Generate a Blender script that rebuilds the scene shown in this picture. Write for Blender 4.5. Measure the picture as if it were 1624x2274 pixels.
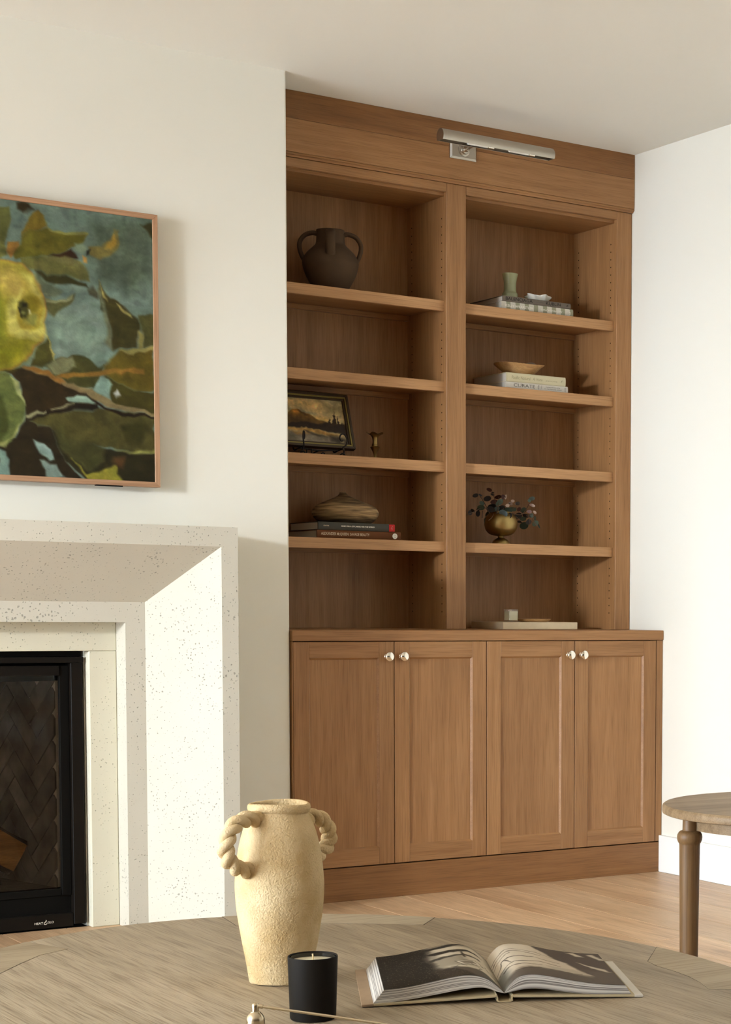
import bpy, bmesh, math, random
import numpy as np
from mathutils import Vector, Matrix
random.seed(7)
SC = bpy.context.scene
COL = SC.collection
for o in list(bpy.data.objects):
    bpy.data.objects.remove(o)

# ---------------------------------------------------------------- camera
cam_data = bpy.data.cameras.new('camera')
cam = bpy.data.objects.new('camera', cam_data)
COL.objects.link(cam)
cam_data.sensor_fit = 'HORIZONTAL'
cam_data.sensor_width = 36.0
cam_data.lens = 92.0614
cam_data.shift_x = -0.52816
cam_data.shift_y = 0.30802
cam_data.clip_start = 0.05
cam.matrix_world = Matrix(((0.7878969,0.0344820,-0.6148410,0.0000000),(-0.6157174,0.0611654,-0.7855896,0.0000000),(0.0105183,0.9975319,0.0694231,1.0035004),(0.0000000,0.0000000,0.0000000,1.0000000)))
SC.camera = cam

# ---------------------------------------------------------------- world, lights, exposure
world = bpy.data.worlds.new('world')
SC.world = world
world.use_nodes = True
wbg = world.node_tree.nodes['Background']
wnt = world.node_tree
w_tc = wnt.nodes.new('ShaderNodeTexCoord')
w_sep = wnt.nodes.new('ShaderNodeSeparateXYZ')
w_ramp = wnt.nodes.new('ShaderNodeValToRGB')                 # paved ground below the horizon, bright hazy sky above
w_map = wnt.nodes.new('ShaderNodeMapRange')
w_map.inputs['From Min'].default_value = -1.0
w_map.inputs['From Max'].default_value = 1.0
w_ramp.color_ramp.elements[0].position = 0.485
w_ramp.color_ramp.elements[0].color = (0.74, 0.86, 1.0, 1)
w_ramp.color_ramp.elements[1].position = 0.53
w_ramp.color_ramp.elements[1].color = (0.86, 1.0, 1.15, 1)
wnt.links.new(w_tc.outputs['Generated'], w_sep.inputs['Vector'])
wnt.links.new(w_sep.outputs['Z'], w_map.inputs['Value'])
wnt.links.new(w_map.outputs['Result'], w_ramp.inputs['Fac'])
wnt.links.new(w_ramp.outputs['Color'], wbg.inputs['Color'])
wbg.inputs['Strength'].default_value = 13.2

# low daylight slanting in from the tall window on the left of the room
key_data = bpy.data.lights.new('window_daylight', 'SPOT')
key_data.energy = 590
key_data.color = (0.94, 1.0, 1.06)
key_data.shadow_soft_size = 0.15
key_data.spot_size = math.radians(39)
key_data.spot_blend = 1.0
key = bpy.data.objects.new('window_daylight', key_data)
COL.objects.link(key)
key.location = (-2.9, 3.35, 1.9)
key.rotation_euler = (Vector((3.3, 5.55, 0.5)) - key.location).to_track_quat('-Z', 'Y').to_euler()
# added spot carries the left window light onto the coffee table
table_spot_data = bpy.data.lights.new('window_daylight', 'SPOT')
table_spot_data.energy = 60
table_spot_data.color = (0.96, 1.0, 1.03)
table_spot_data.shadow_soft_size = 0.16
table_spot_data.spot_size = math.radians(32)
table_spot_data.spot_blend = 1.0
table_spot = bpy.data.objects.new('window_daylight', table_spot_data)
COL.objects.link(table_spot)
table_spot.location = (-2.9, 1.7, 1.55)
table_spot.rotation_euler = (Vector((1.15, 2.6, 0.55)) - table_spot.location).to_track_quat('-Z', 'Y').to_euler()

SC.view_settings.view_transform = 'Standard'
SC.view_settings.look = 'None'
SC.view_settings.gamma = 1.0
SC.view_settings.use_curve_mapping = False
SC.view_settings.exposure = 0.47

# ---------------------------------------------------------------- helpers
def srgb(r, g, b):
    def f(c):
        c = c / 255.0
        return c / 12.92 if c <= 0.04045 else ((c + 0.055) / 1.055) ** 2.4
    return (f(r), f(g), f(b), 1.0)

WL = {}                                        # world location of every thing (things are never rotated)

def thing(name, label, cat, loc=(0, 0, 0), group=None):
    o = bpy.data.objects.new(name, None)
    o.empty_display_size = 0.05
    COL.objects.link(o)
    o.location = loc
    WL[o] = Vector(loc)
    tag(o, label, cat, group)
    return o

def tag(o, label=None, cat=None, group=None, kind=None):
    if label: o['label'] = label
    if cat: o['category'] = cat
    if group: o['group'] = group
    if kind: o['kind'] = kind
    return o

def part(name, bm, mat, parent=None, smooth=None, label=None, kind=None):
    """bm is modelled in world coordinates; it becomes one mesh object under parent"""
    me = bpy.data.meshes.new(name)
    if isinstance(bm, tuple):
        me.from_pydata([tuple(v) for v in bm[0]], [], bm[1])
    else:
        bmesh.ops.recalc_face_normals(bm, faces=bm.faces)
        bm.to_mesh(me)
        bm.free()
    if parent is not None:
        w = WL[parent]
    else:
        n = len(me.vertices)
        co = np.empty(n * 3); me.vertices.foreach_get('co', co); co = co.reshape(-1, 3)
        w = Vector(((co[:, 0].min() + co[:, 0].max()) / 2, (co[:, 1].min() + co[:, 1].max()) / 2, co[:, 2].min()))
    me.transform(Matrix.Translation(-w))
    o = bpy.data.objects.new(name, me)
    COL.objects.link(o)
    if parent is not None:
        o.parent = parent
    else:
        o.location = w
    WL[o] = w
    mats = mat if isinstance(mat, (list, tuple)) else [mat]
    for m in mats: me.materials.append(m)
    if smooth is not None:
        try:
            me.set_sharp_from_angle(angle=math.radians(smooth))
        except Exception:
            pass
        me.polygons.foreach_set('use_smooth', [True] * len(me.polygons))
    if label: o['label'] = label
    if kind: o['kind'] = kind
    return o

def B():
    return bmesh.new()

def box(bm, x0, x1, y0, y1, z0, z1, bev=0.0, seg=1):
    vs = [bm.verts.new(p) for p in ((x0,y0,z0),(x1,y0,z0),(x1,y1,z0),(x0,y1,z0),(x0,y0,z1),(x1,y0,z1),(x1,y1,z1),(x0,y1,z1))]
    fs = [bm.faces.new([vs[i] for i in f]) for f in ((3,2,1,0),(4,5,6,7),(0,1,5,4),(1,2,6,5),(2,3,7,6),(3,0,4,7))]
    if bev:
        es = set(e for f in fs for e in f.edges)
        bmesh.ops.bevel(bm, geom=list(es), offset=bev, segments=seg, affect='EDGES', profile=0.5)
    return bm

def boxp(name, x0, x1, y0, y1, z0, z1, mat, parent=None, bev=0.0, seg=1, **k):
    return part(name, box(B(), x0, x1, y0, y1, z0, z1, bev, seg), mat, parent, **k)

def lathe(bm, prof, cx, cy, cz, seg=48, rmod=None, cap0=True, cap1=False):
    rings = []
    for j, (r, z) in enumerate(prof):
        ring = []
        for i in range(seg):
            a = 2 * math.pi * i / seg
            rr, zz = (r, z) if rmod is None else rmod(r, z, a, j)
            ring.append(bm.verts.new((cx + rr * math.cos(a), cy + rr * math.sin(a), cz + zz)))
        rings.append(ring)
    for p, q in zip(rings, rings[1:]):
        for i in range(seg):
            bm.faces.new((p[i], p[(i+1) % seg], q[(i+1) % seg], q[i]))
    if cap0: bm.faces.new(rings[0][::-1])
    if cap1: bm.faces.new(rings[-1])
    return bm

def spline(pts, n):
    """Catmull-Rom through pts (tuples of any length)"""
    P = [np.array(p, float) for p in pts]
    P = [2 * P[0] - P[1]] + P + [2 * P[-1] - P[-2]]
    out = []
    m = len(P) - 3
    for k in range(m):
        a, b, c, d = P[k:k+4]
        for i in range(n):
            t = i / n
            out.append(0.5 * ((2*b) + (c-a)*t + (2*a-5*b+4*c-d)*t*t + (3*b-a-3*c+d)*t**3))
    out.append(P[-2])
    return [tuple(p) for p in out]

def sweep(bm, path, w, t=None, wdir=None, seg=10, taper=None):
    """elliptic tube along path; wdir fixes the wide direction"""
    P = [Vector(p) for p in path]
    t = w if t is None else t
    rings = []
    prev = None
    for i, p in enumerate(P):
        T = (P[min(i+1, len(P)-1)] - P[max(i-1, 0)]).normalized()
        if wdir is not None:
            W = Vector(wdir); W = (W - T * W.dot(T)).normalized()
        else:
            W = prev if prev is not None else T.orthogonal()
            W = (W - T * W.dot(T)).normalized()
            prev = W
        N = T.cross(W)
        s = 1.0 if taper is None else taper(i / (len(P)-1))
        rings.append([bm.verts.new(p + W * (w*s*math.cos(2*math.pi*k/seg)) + N * (t*s*math.sin(2*math.pi*k/seg))) for k in range(seg)])
    for a, b in zip(rings, rings[1:]):
        for k in range(seg):
            bm.faces.new((a[k], a[(k+1) % seg], b[(k+1) % seg], b[k]))
    bm.faces.new(rings[0][::-1]); bm.faces.new(rings[-1])
    return bm

def prism(bm, pts, z0, z1):
    lo = [bm.verts.new((x, y, z0)) for x, y in pts]
    hi = [bm.verts.new((x, y, z1)) for x, y in pts]
    n = len(pts)
    bm.faces.new(lo[::-1]); top = bm.faces.new(hi)
    for i in range(n):
        bm.faces.new((lo[i], lo[(i+1) % n], hi[(i+1) % n], hi[i]))
    return bm

def text(name, s, x0, x1, z, h, y, mat, parent, slope=0.0, bold=0.0, shear=0.0, serif=False, fit=True):
    """lettering on a face that looks towards -y; cap height h, fitted between x0 and x1, baseline z"""
    cu = bpy.data.curves.new(name, 'FONT')
    cu.body = s
    cu.size = 1.0
    cu.offset = bold
    cu.shear = shear
    cu.resolution_u = 3
    tmp = bpy.data.objects.new('tmp_text', cu)
    COL.objects.link(tmp)
    bpy.context.view_layer.update()
    me = bpy.data.meshes.new_from_object(tmp.evaluated_get(bpy.context.evaluated_depsgraph_get()))
    bpy.data.objects.remove(tmp)
    n = len(me.vertices)
    co = np.empty(n * 3); me.vertices.foreach_get('co', co); co = co.reshape(-1, 3)
    a, b = co[:, 0].min(), co[:, 0].max()
    sx = (x1 - x0) / (b - a)
    sz = h / 0.70
    out = np.empty_like(co)
    w = WL[parent]
    out[:, 0] = x0 + (co[:, 0] - a) * sx - w.x
    out[:, 1] = y - w.y
    out[:, 2] = z + co[:, 1] * sz - w.z
    me.vertices.foreach_set('co', out.ravel())
    me.name = name
    o = bpy.data.objects.new(name, me)
    COL.objects.link(o)
    o.parent = parent
    WL[o] = w
    me.materials.clear(); me.materials.append(mat)
    return o

# ---------------------------------------------------------------- materials
def newmat(name):
    m = bpy.data.materials.new(name)
    m.use_nodes = True
    nt = m.node_tree
    return m, nt, nt.nodes, nt.links, nt.nodes['Principled BSDF']

def plain(name, col, rough=0.5, metal=0.0, spec=0.5, bump=None, var=0.0, vscale=8.0):
    m, nt, N, L, p = newmat(name)
    p.inputs['Base Color'].default_value = col
    p.inputs['Roughness'].default_value = rough
    p.inputs['Metallic'].default_value = metal
    p.inputs['Specular IOR Level'].default_value = spec
    tc = N.new('ShaderNodeTexCoord')
    if var:
        n = N.new('ShaderNodeTexNoise'); n.inputs['Scale'].default_value = vscale; n.inputs['Detail'].default_value = 5
        L.new(tc.outputs['Object'], n.inputs['Vector'])
        mx = N.new('ShaderNodeMix'); mx.data_type = 'RGBA'
        mx.inputs[6].default_value = tuple(c * (1 - var) for c in col[:3]) + (1,)
        mx.inputs[7].default_value = tuple(min(1, c * (1 + var)) for c in col[:3]) + (1,)
        L.new(n.outputs['Fac'], mx.inputs[0]); L.new(mx.outputs[2], p.inputs['Base Color'])
    if bump:
        n = N.new('ShaderNodeTexNoise'); n.inputs['Scale'].default_value = bump[0]; n.inputs['Detail'].default_value = 4
        L.new(tc.outputs['Object'], n.inputs['Vector'])
        b = N.new('ShaderNodeBump'); b.inputs['Strength'].default_value = bump[1]; b.inputs['Distance'].default_value = bump[2]
        L.new(n.outputs['Fac'], b.inputs['Height']); L.new(b.outputs['Normal'], p.inputs['Normal'])
    return m

def wood(name, axis, c_dark, c_mid, c_light, rough=0.45, fine=1.0, bump=0.15, hue=0.12, knots=False, pore=0.5):
    m, nt, N, L, p = newmat(name)
    tc = N.new('ShaderNodeTexCoord'); oi = N.new('ShaderNodeObjectInfo')
    off = N.new('ShaderNodeVectorMath'); off.operation = 'SCALE'; off.inputs[0].default_value = (7.3, 11.1, 5.7)
    L.new(oi.outputs['Random'], off.inputs['Scale'])
    add = N.new('ShaderNodeVectorMath'); add.operation = 'ADD'
    L.new(tc.outputs['Object'], add.inputs[0]); L.new(off.outputs['Vector'], add.inputs[1])
    def noise(across, along, detail, dist=0.0):
        mp = N.new('ShaderNodeMapping')
        s = [across] * 3; s['xyz'.index(axis)] = along
        mp.inputs['Scale'].default_value = s
        L.new(add.outputs['Vector'], mp.inputs['Vector'])
        n = N.new('ShaderNodeTexNoise'); n.inputs['Scale'].default_value = 1.0
        n.inputs['Detail'].default_value = detail; n.inputs['Distortion'].default_value = dist
        L.new(mp.outputs['Vector'], n.inputs['Vector'])
        return n
    broad = noise(9 * fine, 0.8, 4, 0.6)
    pores = noise(420 * fine, 9.0, 3)
    fleck = noise(60 * fine, 3.0, 2)
    r = N.new('ShaderNodeValToRGB')
    r.color_ramp.elements[0].position = 0.30; r.color_ramp.elements[0].color = c_dark
    r.color_ramp.elements[1].position = 0.72; r.color_ramp.elements[1].color = c_light
    e = r.color_ramp.elements.new(0.5); e.color = c_mid
    mixf = N.new('ShaderNodeMath'); mixf.operation = 'MULTIPLY_ADD'; mixf.inputs[1].default_value = 0.55
    m2 = N.new('ShaderNodeMath'); m2.operation = 'MULTIPLY'; m2.inputs[1].default_value = 0.45
    L.new(fleck.outputs['Fac'], m2.inputs[0]); L.new(broad.outputs['Fac'], mixf.inputs[0]); L.new(m2.outputs[0], mixf.inputs[2])
    L.new(mixf.outputs[0], r.inputs['Fac'])
    pr = N.new('ShaderNodeValToRGB')
    pr.color_ramp.elements[0].position = 0.34; pr.color_ramp.elements[0].color = (0.55, 0.50, 0.45, 1)
    pr.color_ramp.elements[1].position = 0.52; pr.color_ramp.elements[1].color = (1, 1, 1, 1)
    L.new(pores.outputs['Fac'], pr.inputs['Fac'])
    mul = N.new('ShaderNodeMix'); mul.data_type = 'RGBA'; mul.blend_type = 'MULTIPLY'; mul.inputs[0].default_value = pore
    L.new(r.outputs['Color'], mul.inputs[6]); L.new(pr.outputs['Color'], mul.inputs[7])
    out = mul.outputs[2]
    if knots:
        v = N.new('ShaderNodeTexVoronoi'); v.inputs['Scale'].default_value = 1.0
        mp = N.new('ShaderNodeMapping'); s = [4.5] * 3; s['xyz'.index(axis)] = 1.7; mp.inputs['Scale'].default_value = s
        L.new(add.outputs['Vector'], mp.inputs['Vector']); L.new(mp.outputs['Vector'], v.inputs['Vector'])
        kr = N.new('ShaderNodeValToRGB'); kr.color_ramp.elements[0].position = 0.03; kr.color_ramp.elements[0].color = (0.45, 0.36, 0.30, 1)
        kr.color_ramp.elements[1].position = 0.14; kr.color_ramp.elements[1].color = (1, 1, 1, 1)
        L.new(v.outputs['Distance'], kr.inputs['Fac'])
        mk = N.new('ShaderNodeMix'); mk.data_type = 'RGBA'; mk.blend_type = 'MULTIPLY'; mk.inputs[0].default_value = 0.7
        L.new(out, mk.inputs[6]); L.new(kr.outputs['Color'], mk.inputs[7]); out = mk.outputs[2]
    hs = N.new('ShaderNodeHueSaturation')
    mr = N.new('ShaderNodeMapRange'); mr.inputs['To Min'].default_value = 1 - hue; mr.inputs['To Max'].default_value = 1 + hue
    L.new(oi.outputs['Random'], mr.inputs['Value']); L.new(mr.outputs['Result'], hs.inputs['Value'])
    L.new(out, hs.inputs['Color'])
    L.new(hs.outputs['Color'], p.inputs['Base Color'])
    b = N.new('ShaderNodeBump'); b.inputs['Strength'].default_value = bump; b.inputs['Distance'].default_value = 0.001
    L.new(pores.outputs['Fac'], b.inputs['Height']); L.new(b.outputs['Normal'], p.inputs['Normal'])
    p.inputs['Roughness'].default_value = rough
    p.inputs['Specular IOR Level'].default_value = 0.35
    return m

CAB = (srgb(142, 101, 62), srgb(160, 116, 74), srgb(175, 131, 87))
M = {}
for ax in 'xyz':
    M['cab_' + ax] = wood('brown_oak_' + ax, ax, *CAB, hue=0.05)
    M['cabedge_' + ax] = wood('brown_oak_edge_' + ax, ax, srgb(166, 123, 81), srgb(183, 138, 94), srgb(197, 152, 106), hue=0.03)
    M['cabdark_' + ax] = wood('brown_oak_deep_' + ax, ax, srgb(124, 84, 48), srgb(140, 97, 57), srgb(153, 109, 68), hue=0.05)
M['floor_y'] = wood('floor_oak', 'y', srgb(178, 140, 104), srgb(207, 172, 134), srgb(223, 191, 154), rough=0.42, fine=0.7, hue=0.10, knots=True)
M['table_y'] = wood('weathered_oak', 'y', srgb(132, 116, 92), srgb(164, 147, 121), srgb(183, 166, 141), rough=0.55, fine=0.75, bump=0.6, hue=0.02, pore=0.8)
M['table_x'] = wood('weathered_oak_cross', 'x', srgb(152, 135, 109), srgb(168, 151, 124), srgb(180, 163, 137), rough=0.6, fine=0.5, bump=0.2, hue=0.06)
M['side_x'] = wood('side_table_oak_x', 'x', srgb(120, 96, 68), srgb(152, 127, 96), srgb(174, 149, 116), rough=0.5, hue=0.02)
M['side_z'] = wood('side_table_oak_z', 'z', srgb(96, 70, 42), srgb(126, 96, 62), srgb(150, 118, 80), rough=0.45, hue=0.02)
M['frame_x'] = wood('picture_frame_wood_x', 'x', srgb(160, 120, 90), srgb(180, 139, 106), srgb(192, 152, 118), hue=0.02)
M['frame_z'] = wood('picture_frame_wood_z', 'z', srgb(160, 120, 90), srgb(180, 139, 106), srgb(192, 152, 118), hue=0.02)
M['pale_wood'] = wood('pale_turned_wood', 'x', srgb(176, 132, 84), srgb(204, 160, 108), srgb(220, 180, 130), hue=0.02)
M['log'] = wood('split_log', 'x', srgb(92, 60, 28), srgb(150, 104, 54), srgb(178, 128, 72), rough=0.9, hue=0.05)
M['bark'] = plain('charred_bark', srgb(34, 26, 20), 0.95, bump=(40, 0.8, 0.01), var=0.4, vscale=30)
M['paint'] = plain('warm_white_wall_paint', srgb(234, 230, 217), 0.75, spec=0.25, bump=(260, 0.05, 0.001))
M['paint_ceil'] = plain('ceiling_paint', srgb(238, 236, 228), 0.8, spec=0.2)
M['bounce_cut'] = plain('dark_bounce_cut', srgb(92, 80, 68), 0.8)  # kept dark to weaken light bounced off the unseen front wall
M['trim'] = plain('white_trim_paint', srgb(243, 242, 237), 0.5, spec=0.3)
M['black_metal'] = plain('black_painted_metal', srgb(23, 19, 15), 0.42, spec=0.10)
M['black_matte'] = plain('black_matte_panel', srgb(15, 13, 10), 0.7, spec=0.08)
M['gap'] = plain('shadow_gap', srgb(22, 14, 8), 0.9, spec=0.1)
M['nickel'] = plain('polished_nickel', (0.86, 0.82, 0.74, 1), 0.10, 1.0)
M['brushed'] = plain('brushed_nickel', (0.46, 0.42, 0.36, 1), 0.32, 1.0)
M['white_in'] = plain('white_enamel_reflector', srgb(225, 218, 205), 0.25, spec=0.6)
M['bulb'] = plain('frosted_bulb', srgb(240, 238, 230), 0.2, spec=0.6)
M['brass'] = plain('aged_brass', (0.36, 0.26, 0.10, 1), 0.42, 1.0, var=0.35, vscale=25)
M['clay_dark'] = plain('dark_brown_clay', srgb(84, 66, 50), 0.85, spec=0.2, bump=(45, 0.5, 0.003), var=0.25, vscale=14)
M['jade'] = plain('pale_green_onyx', srgb(158, 160, 122), 0.25, spec=0.5, var=0.14, vscale=22)
M['porcelain'] = plain('white_porcelain', srgb(246, 240, 224), 0.3, spec=0.5)
M['stone_grey'] = plain('grey_pebble', srgb(142, 126, 106), 0.6, var=0.15, vscale=40)
M['candle_black'] = plain('matte_black_glass', srgb(28, 24, 19), 0.6, spec=0.10, var=0.3, vscale=9)
M['candle_black_in'] = plain('black_glass_inside', srgb(12, 13, 13), 0.08, spec=0.6)
M['wax'] = plain('ivory_wax', srgb(226, 216, 186), 0.45, spec=0.4)
M['wick'] = plain('cotton_wick', srgb(228, 204, 158), 0.9)
M['iron'] = plain('black_wrought_iron', srgb(30, 24, 20), 0.6, spec=0.4)
M['ash'] = plain('ash_and_embers', srgb(58, 54, 50), 0.95, bump=(60, 0.9, 0.01), var=0.5, vscale=40)
M['coal'] = plain('black_coal', srgb(24, 23, 22), 0.9, bump=(50, 0.8, 0.01))
M['mortar'] = plain('grey_mortar', srgb(226, 218, 208), 0.95)
M['leather'] = plain('gilt_edge', srgb(150, 136, 74), 0.45, 0.55)
M['frame_dark'] = plain('dark_brown_frame', srgb(62, 46, 24), 0.5, var=0.2, vscale=30)
M['page'] = plain('book_page_edges', srgb(200, 192, 178), 0.8)

def brickmat():
    m, nt, N, L, p = newmat('dark_fire_brick')
    tc = N.new('ShaderNodeTexCoord'); oi = N.new('ShaderNodeObjectInfo')
    n = N.new('ShaderNodeTexNoise'); n.inputs['Scale'].default_value = 14; n.inputs['Detail'].default_value = 8
    L.new(tc.outputs['Object'], n.inputs['Vector'])
    r = N.new('ShaderNodeValToRGB')
    r.color_ramp.elements[0].position = 0.3; r.color_ramp.elements[0].color = srgb(112, 107, 105)
    r.color_ramp.elements[1].position = 0.75; r.color_ramp.elements[1].color = srgb(166, 160, 156)
    L.new(n.outputs['Fac'], r.inputs['Fac'])
    hs = N.new('ShaderNodeHueSaturation'); mr = N.new('ShaderNodeMapRange')
    mr.inputs['To Min'].default_value = 0.75; mr.inputs['To Max'].default_value = 1.2
    L.new(oi.outputs['Random'], mr.inputs['Value']); L.new(mr.outputs['Result'], hs.inputs['Value'])
    L.new(r.outputs['Color'], hs.inputs['Color']); L.new(hs.outputs['Color'], p.inputs['Base Color'])
    b = N.new('ShaderNodeBump'); b.inputs['Strength'].default_value = 0.5; b.inputs['Distance'].default_value = 0.004
    L.new(n.outputs['Fac'], b.inputs['Height']); L.new(b.outputs['Normal'], p.inputs['Normal'])
    p.inputs['Roughness'].default_value = 0.9
    return m
M['brick'] = brickmat()

def limestone(name, col, pit=1.0):
    m, nt, N, L, p = newmat(name)
    tc = N.new('ShaderNodeTexCoord')
    mott = N.new('ShaderNodeTexNoise'); mott.inputs['Scale'].default_value = 5; mott.inputs['Detail'].default_value = 6
    L.new(tc.outputs['Object'], mott.inputs['Vector'])
    base = N.new('ShaderNodeMix'); base.data_type = 'RGBA'
    base.inputs[6].default_value = tuple(c * 0.93 for c in col[:3]) + (1,); base.inputs[7].default_value = tuple(min(1, c * 1.05) for c in col[:3]) + (1,)
    L.new(mott.outputs['Fac'], base.inputs[0])
    v = N.new('ShaderNodeTexVoronoi'); v.inputs['Scale'].default_value = 115; v.inputs['Randomness'].default_value = 1.0
    warp = N.new('ShaderNodeTexNoise'); warp.inputs['Scale'].default_value = 60; warp.inputs['Detail'].default_value = 3
    L.new(tc.outputs['Object'], warp.inputs['Vector'])
    wm = N.new('ShaderNodeVectorMath'); wm.operation = 'MULTIPLY_ADD'; wm.inputs[1].default_value = (0.012, 0.012, 0.012)
    L.new(warp.outputs['Color'], wm.inputs[0]); L.new(tc.outputs['Object'], wm.inputs[2])
    L.new(wm.outputs['Vector'], v.inputs['Vector'])
    # only some cells become pits, in drifts
    cl = N.new('ShaderNodeTexNoise'); cl.inputs['Scale'].default_value = 9; cl.inputs['Detail'].default_value = 3
    L.new(tc.outputs['Object'], cl.inputs['Vector'])
    sep = N.new('ShaderNodeSeparateColor'); L.new(v.outputs['Color'], sep.inputs['Color'])
    thr = N.new('ShaderNodeMath'); thr.operation = 'MULTIPLY'
    sq = N.new('ShaderNodeMath'); sq.operation = 'POWER'; sq.inputs[1].default_value = 2.2
    L.new(cl.outputs['Fac'], sq.inputs[0])
    L.new(sep.outputs['Red'], thr.inputs[0]); L.new(sq.outputs[0], thr.inputs[1])
    rad = N.new('ShaderNodeMath'); rad.operation = 'MULTIPLY'; rad.inputs[1].default_value = 0.70 * pit
    L.new(thr.outputs[0], rad.inputs[0])
    d = N.new('ShaderNodeMath'); d.operation = 'SUBTRACT'
    L.new(v.outputs['Distance'], d.inputs[0]); L.new(rad.outputs[0], d.inputs[1])
    pr = N.new('ShaderNodeMapRange'); pr.inputs['From Min'].default_value = -0.01; pr.inputs['From Max'].default_value = 0.10
    L.new(d.outputs[0], pr.inputs['Value'])
    colmix = N.new('ShaderNodeMix'); colmix.data_type = 'RGBA'
    colmix.inputs[6].default_value = tuple(c * 0.60 for c in col[:3]) + (1,)
    L.new(pr.outputs['Result'], colmix.inputs[0]); L.new(base.outputs[2], colmix.inputs[7])
    L.new(colmix.outputs[2], p.inputs['Base Color'])
    b = N.new('ShaderNodeBump'); b.inputs['Strength'].default_value = 0.7; b.inputs['Distance'].default_value = 0.002
    L.new(pr.outputs['Result'], b.inputs['Height']); L.new(b.outputs['Normal'], p.inputs['Normal'])
    p.inputs['Roughness'].default_value = 0.85; p.inputs['Specular IOR Level'].default_value = 0.2
    return m
M['limestone'] = limestone('cast_limestone', srgb(200, 194, 178))
M['limestone_slip'] = limestone('cast_limestone_slip', srgb(212, 206, 184), 0.75)
M['travertine'] = plain('travertine', srgb(222, 202, 168), 0.5, spec=0.3, var=0.14, vscale=26)

def sandy():
    m, nt, N, L, p = newmat('sandy_terracotta')
    tc = N.new('ShaderNodeTexCoord')
    n1 = N.new('ShaderNodeTexNoise'); n1.inputs['Scale'].default_value = 14; n1.inputs['Detail'].default_value = 7
    n2 = N.new('ShaderNodeTexNoise'); n2.inputs['Scale'].default_value = 330; n2.inputs['Detail'].default_value = 5
    n3 = N.new('ShaderNodeTexNoise'); n3.inputs['Scale'].default_value = 70; n3.inputs['Detail'].default_value = 3
    for n in (n1, n2, n3): L.new(tc.outputs['Object'], n.inputs['Vector'])
    r = N.new('ShaderNodeValToRGB')
    r.color_ramp.elements[0].position = 0.32; r.color_ramp.elements[0].color = srgb(198, 166, 116)
    r.color_ramp.elements[1].position = 0.66; r.color_ramp.elements[1].color = srgb(230, 205, 162)
    L.new(n1.outputs['Fac'], r.inputs['Fac']); L.new(r.outputs['Color'], p.inputs['Base Color'])
    ad = N.new('ShaderNodeMath'); ad.operation = 'ADD'
    L.new(n2.outputs['Fac'], ad.inputs[0]); L.new(n3.outputs['Fac'], ad.inputs[1])
    b = N.new('ShaderNodeBump'); b.inputs['Strength'].default_value = 0.8; b.inputs['Distance'].default_value = 0.003
    L.new(ad.outputs[0], b.inputs['Height']); L.new(b.outputs['Normal'], p.inputs['Normal'])
    p.inputs['Roughness'].default_value = 0.95; p.inputs['Specular IOR Level'].default_value = 0.1
    return m
M['sandy'] = sandy()

def bottlemat():
    m, nt, N, L, p = newmat('smoke_fired_clay')
    tc = N.new('ShaderNodeTexCoord'); mp = N.new('ShaderNodeMapping'); mp.inputs['Scale'].default_value = (9, 9, 120)
    L.new(tc.outputs['Object'], mp.inputs['Vector'])
    n = N.new('ShaderNodeTexNoise'); n.inputs['Scale'].default_value = 1; n.inputs['Detail'].default_value = 6
    L.new(mp.outputs['Vector'], n.inputs['Vector'])
    r = N.new('ShaderNodeValToRGB')
    r.color_ramp.elements[0].position = 0.36; r.color_ramp.elements[0].color = srgb(92, 74, 56)
    r.color_ramp.elements[1].position = 0.64; r.color_ramp.elements[1].color = srgb(186, 154, 110)
    L.new(n.outputs['Fac'], r.inputs['Fac'])
    sx = N.new('ShaderNodeSeparateXYZ'); L.new(tc.outputs['Object'], sx.inputs['Vector'])
    zr = N.new('ShaderNodeMapRange'); zr.inputs['From Min'].default_value = 0.0; zr.inputs['From Max'].default_value = 0.03
    zr.inputs['To Min'].default_value = 0.35; L.new(sx.outputs['Z'], zr.inputs['Value'])
    tr = N.new('ShaderNodeMapRange'); tr.inputs['From Min'].default_value = 0.106; tr.inputs['From Max'].default_value = 0.07
    tr.inputs['To Min'].default_value = 0.5; L.new(sx.outputs['Z'], tr.inputs['Value'])
    mu = N.new('ShaderNodeMath'); mu.operation = 'MULTIPLY'; L.new(zr.outputs['Result'], mu.inputs[0]); L.new(tr.outputs['Result'], mu.inputs[1])
    mx = N.new('ShaderNodeMix'); mx.data_type = 'RGBA'; mx.inputs[6].default_value = srgb(52, 42, 33)
    L.new(mu.outputs[0], mx.inputs[0]); L.new(r.outputs['Color'], mx.inputs[7]); L.new(mx.outputs[2], p.inputs['Base Color'])
    p.inputs['Roughness'].default_value = 0.8; p.inputs['Specular IOR Level'].default_value = 0.2
    return m
M['smoke_clay'] = bottlemat()

def attrmat(name, rough=0.6, spec=0.3, noise=0.0):
    m, nt, N, L, p = newmat(name)
    a = N.new('ShaderNodeVertexColor'); a.layer_name = 'print'
    if noise:
        tc = N.new('ShaderNodeTexCoord')
        n = N.new('ShaderNodeTexNoise'); n.inputs['Scale'].default_value = 55; n.inputs['Detail'].default_value = 5
        L.new(tc.outputs['Object'], n.inputs['Vector'])
        mr = N.new('ShaderNodeMapRange'); mr.inputs['To Min'].default_value = 1 - noise; mr.inputs['To Max'].default_value = 1 + noise
        L.new(n.outputs['Fac'], mr.inputs['Value'])
        hs = N.new('ShaderNodeHueSaturation'); L.new(mr.outputs['Result'], hs.inputs['Value']); L.new(a.outputs['Color'], hs.inputs['Color'])
        L.new(hs.outputs['Color'], p.inputs['Base Color'])
    else:
        L.new(a.outputs['Color'], p.inputs['Base Color'])
    p.inputs['Roughness'].default_value = rough; p.inputs['Specular IOR Level'].default_value = spec
    return m
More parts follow.
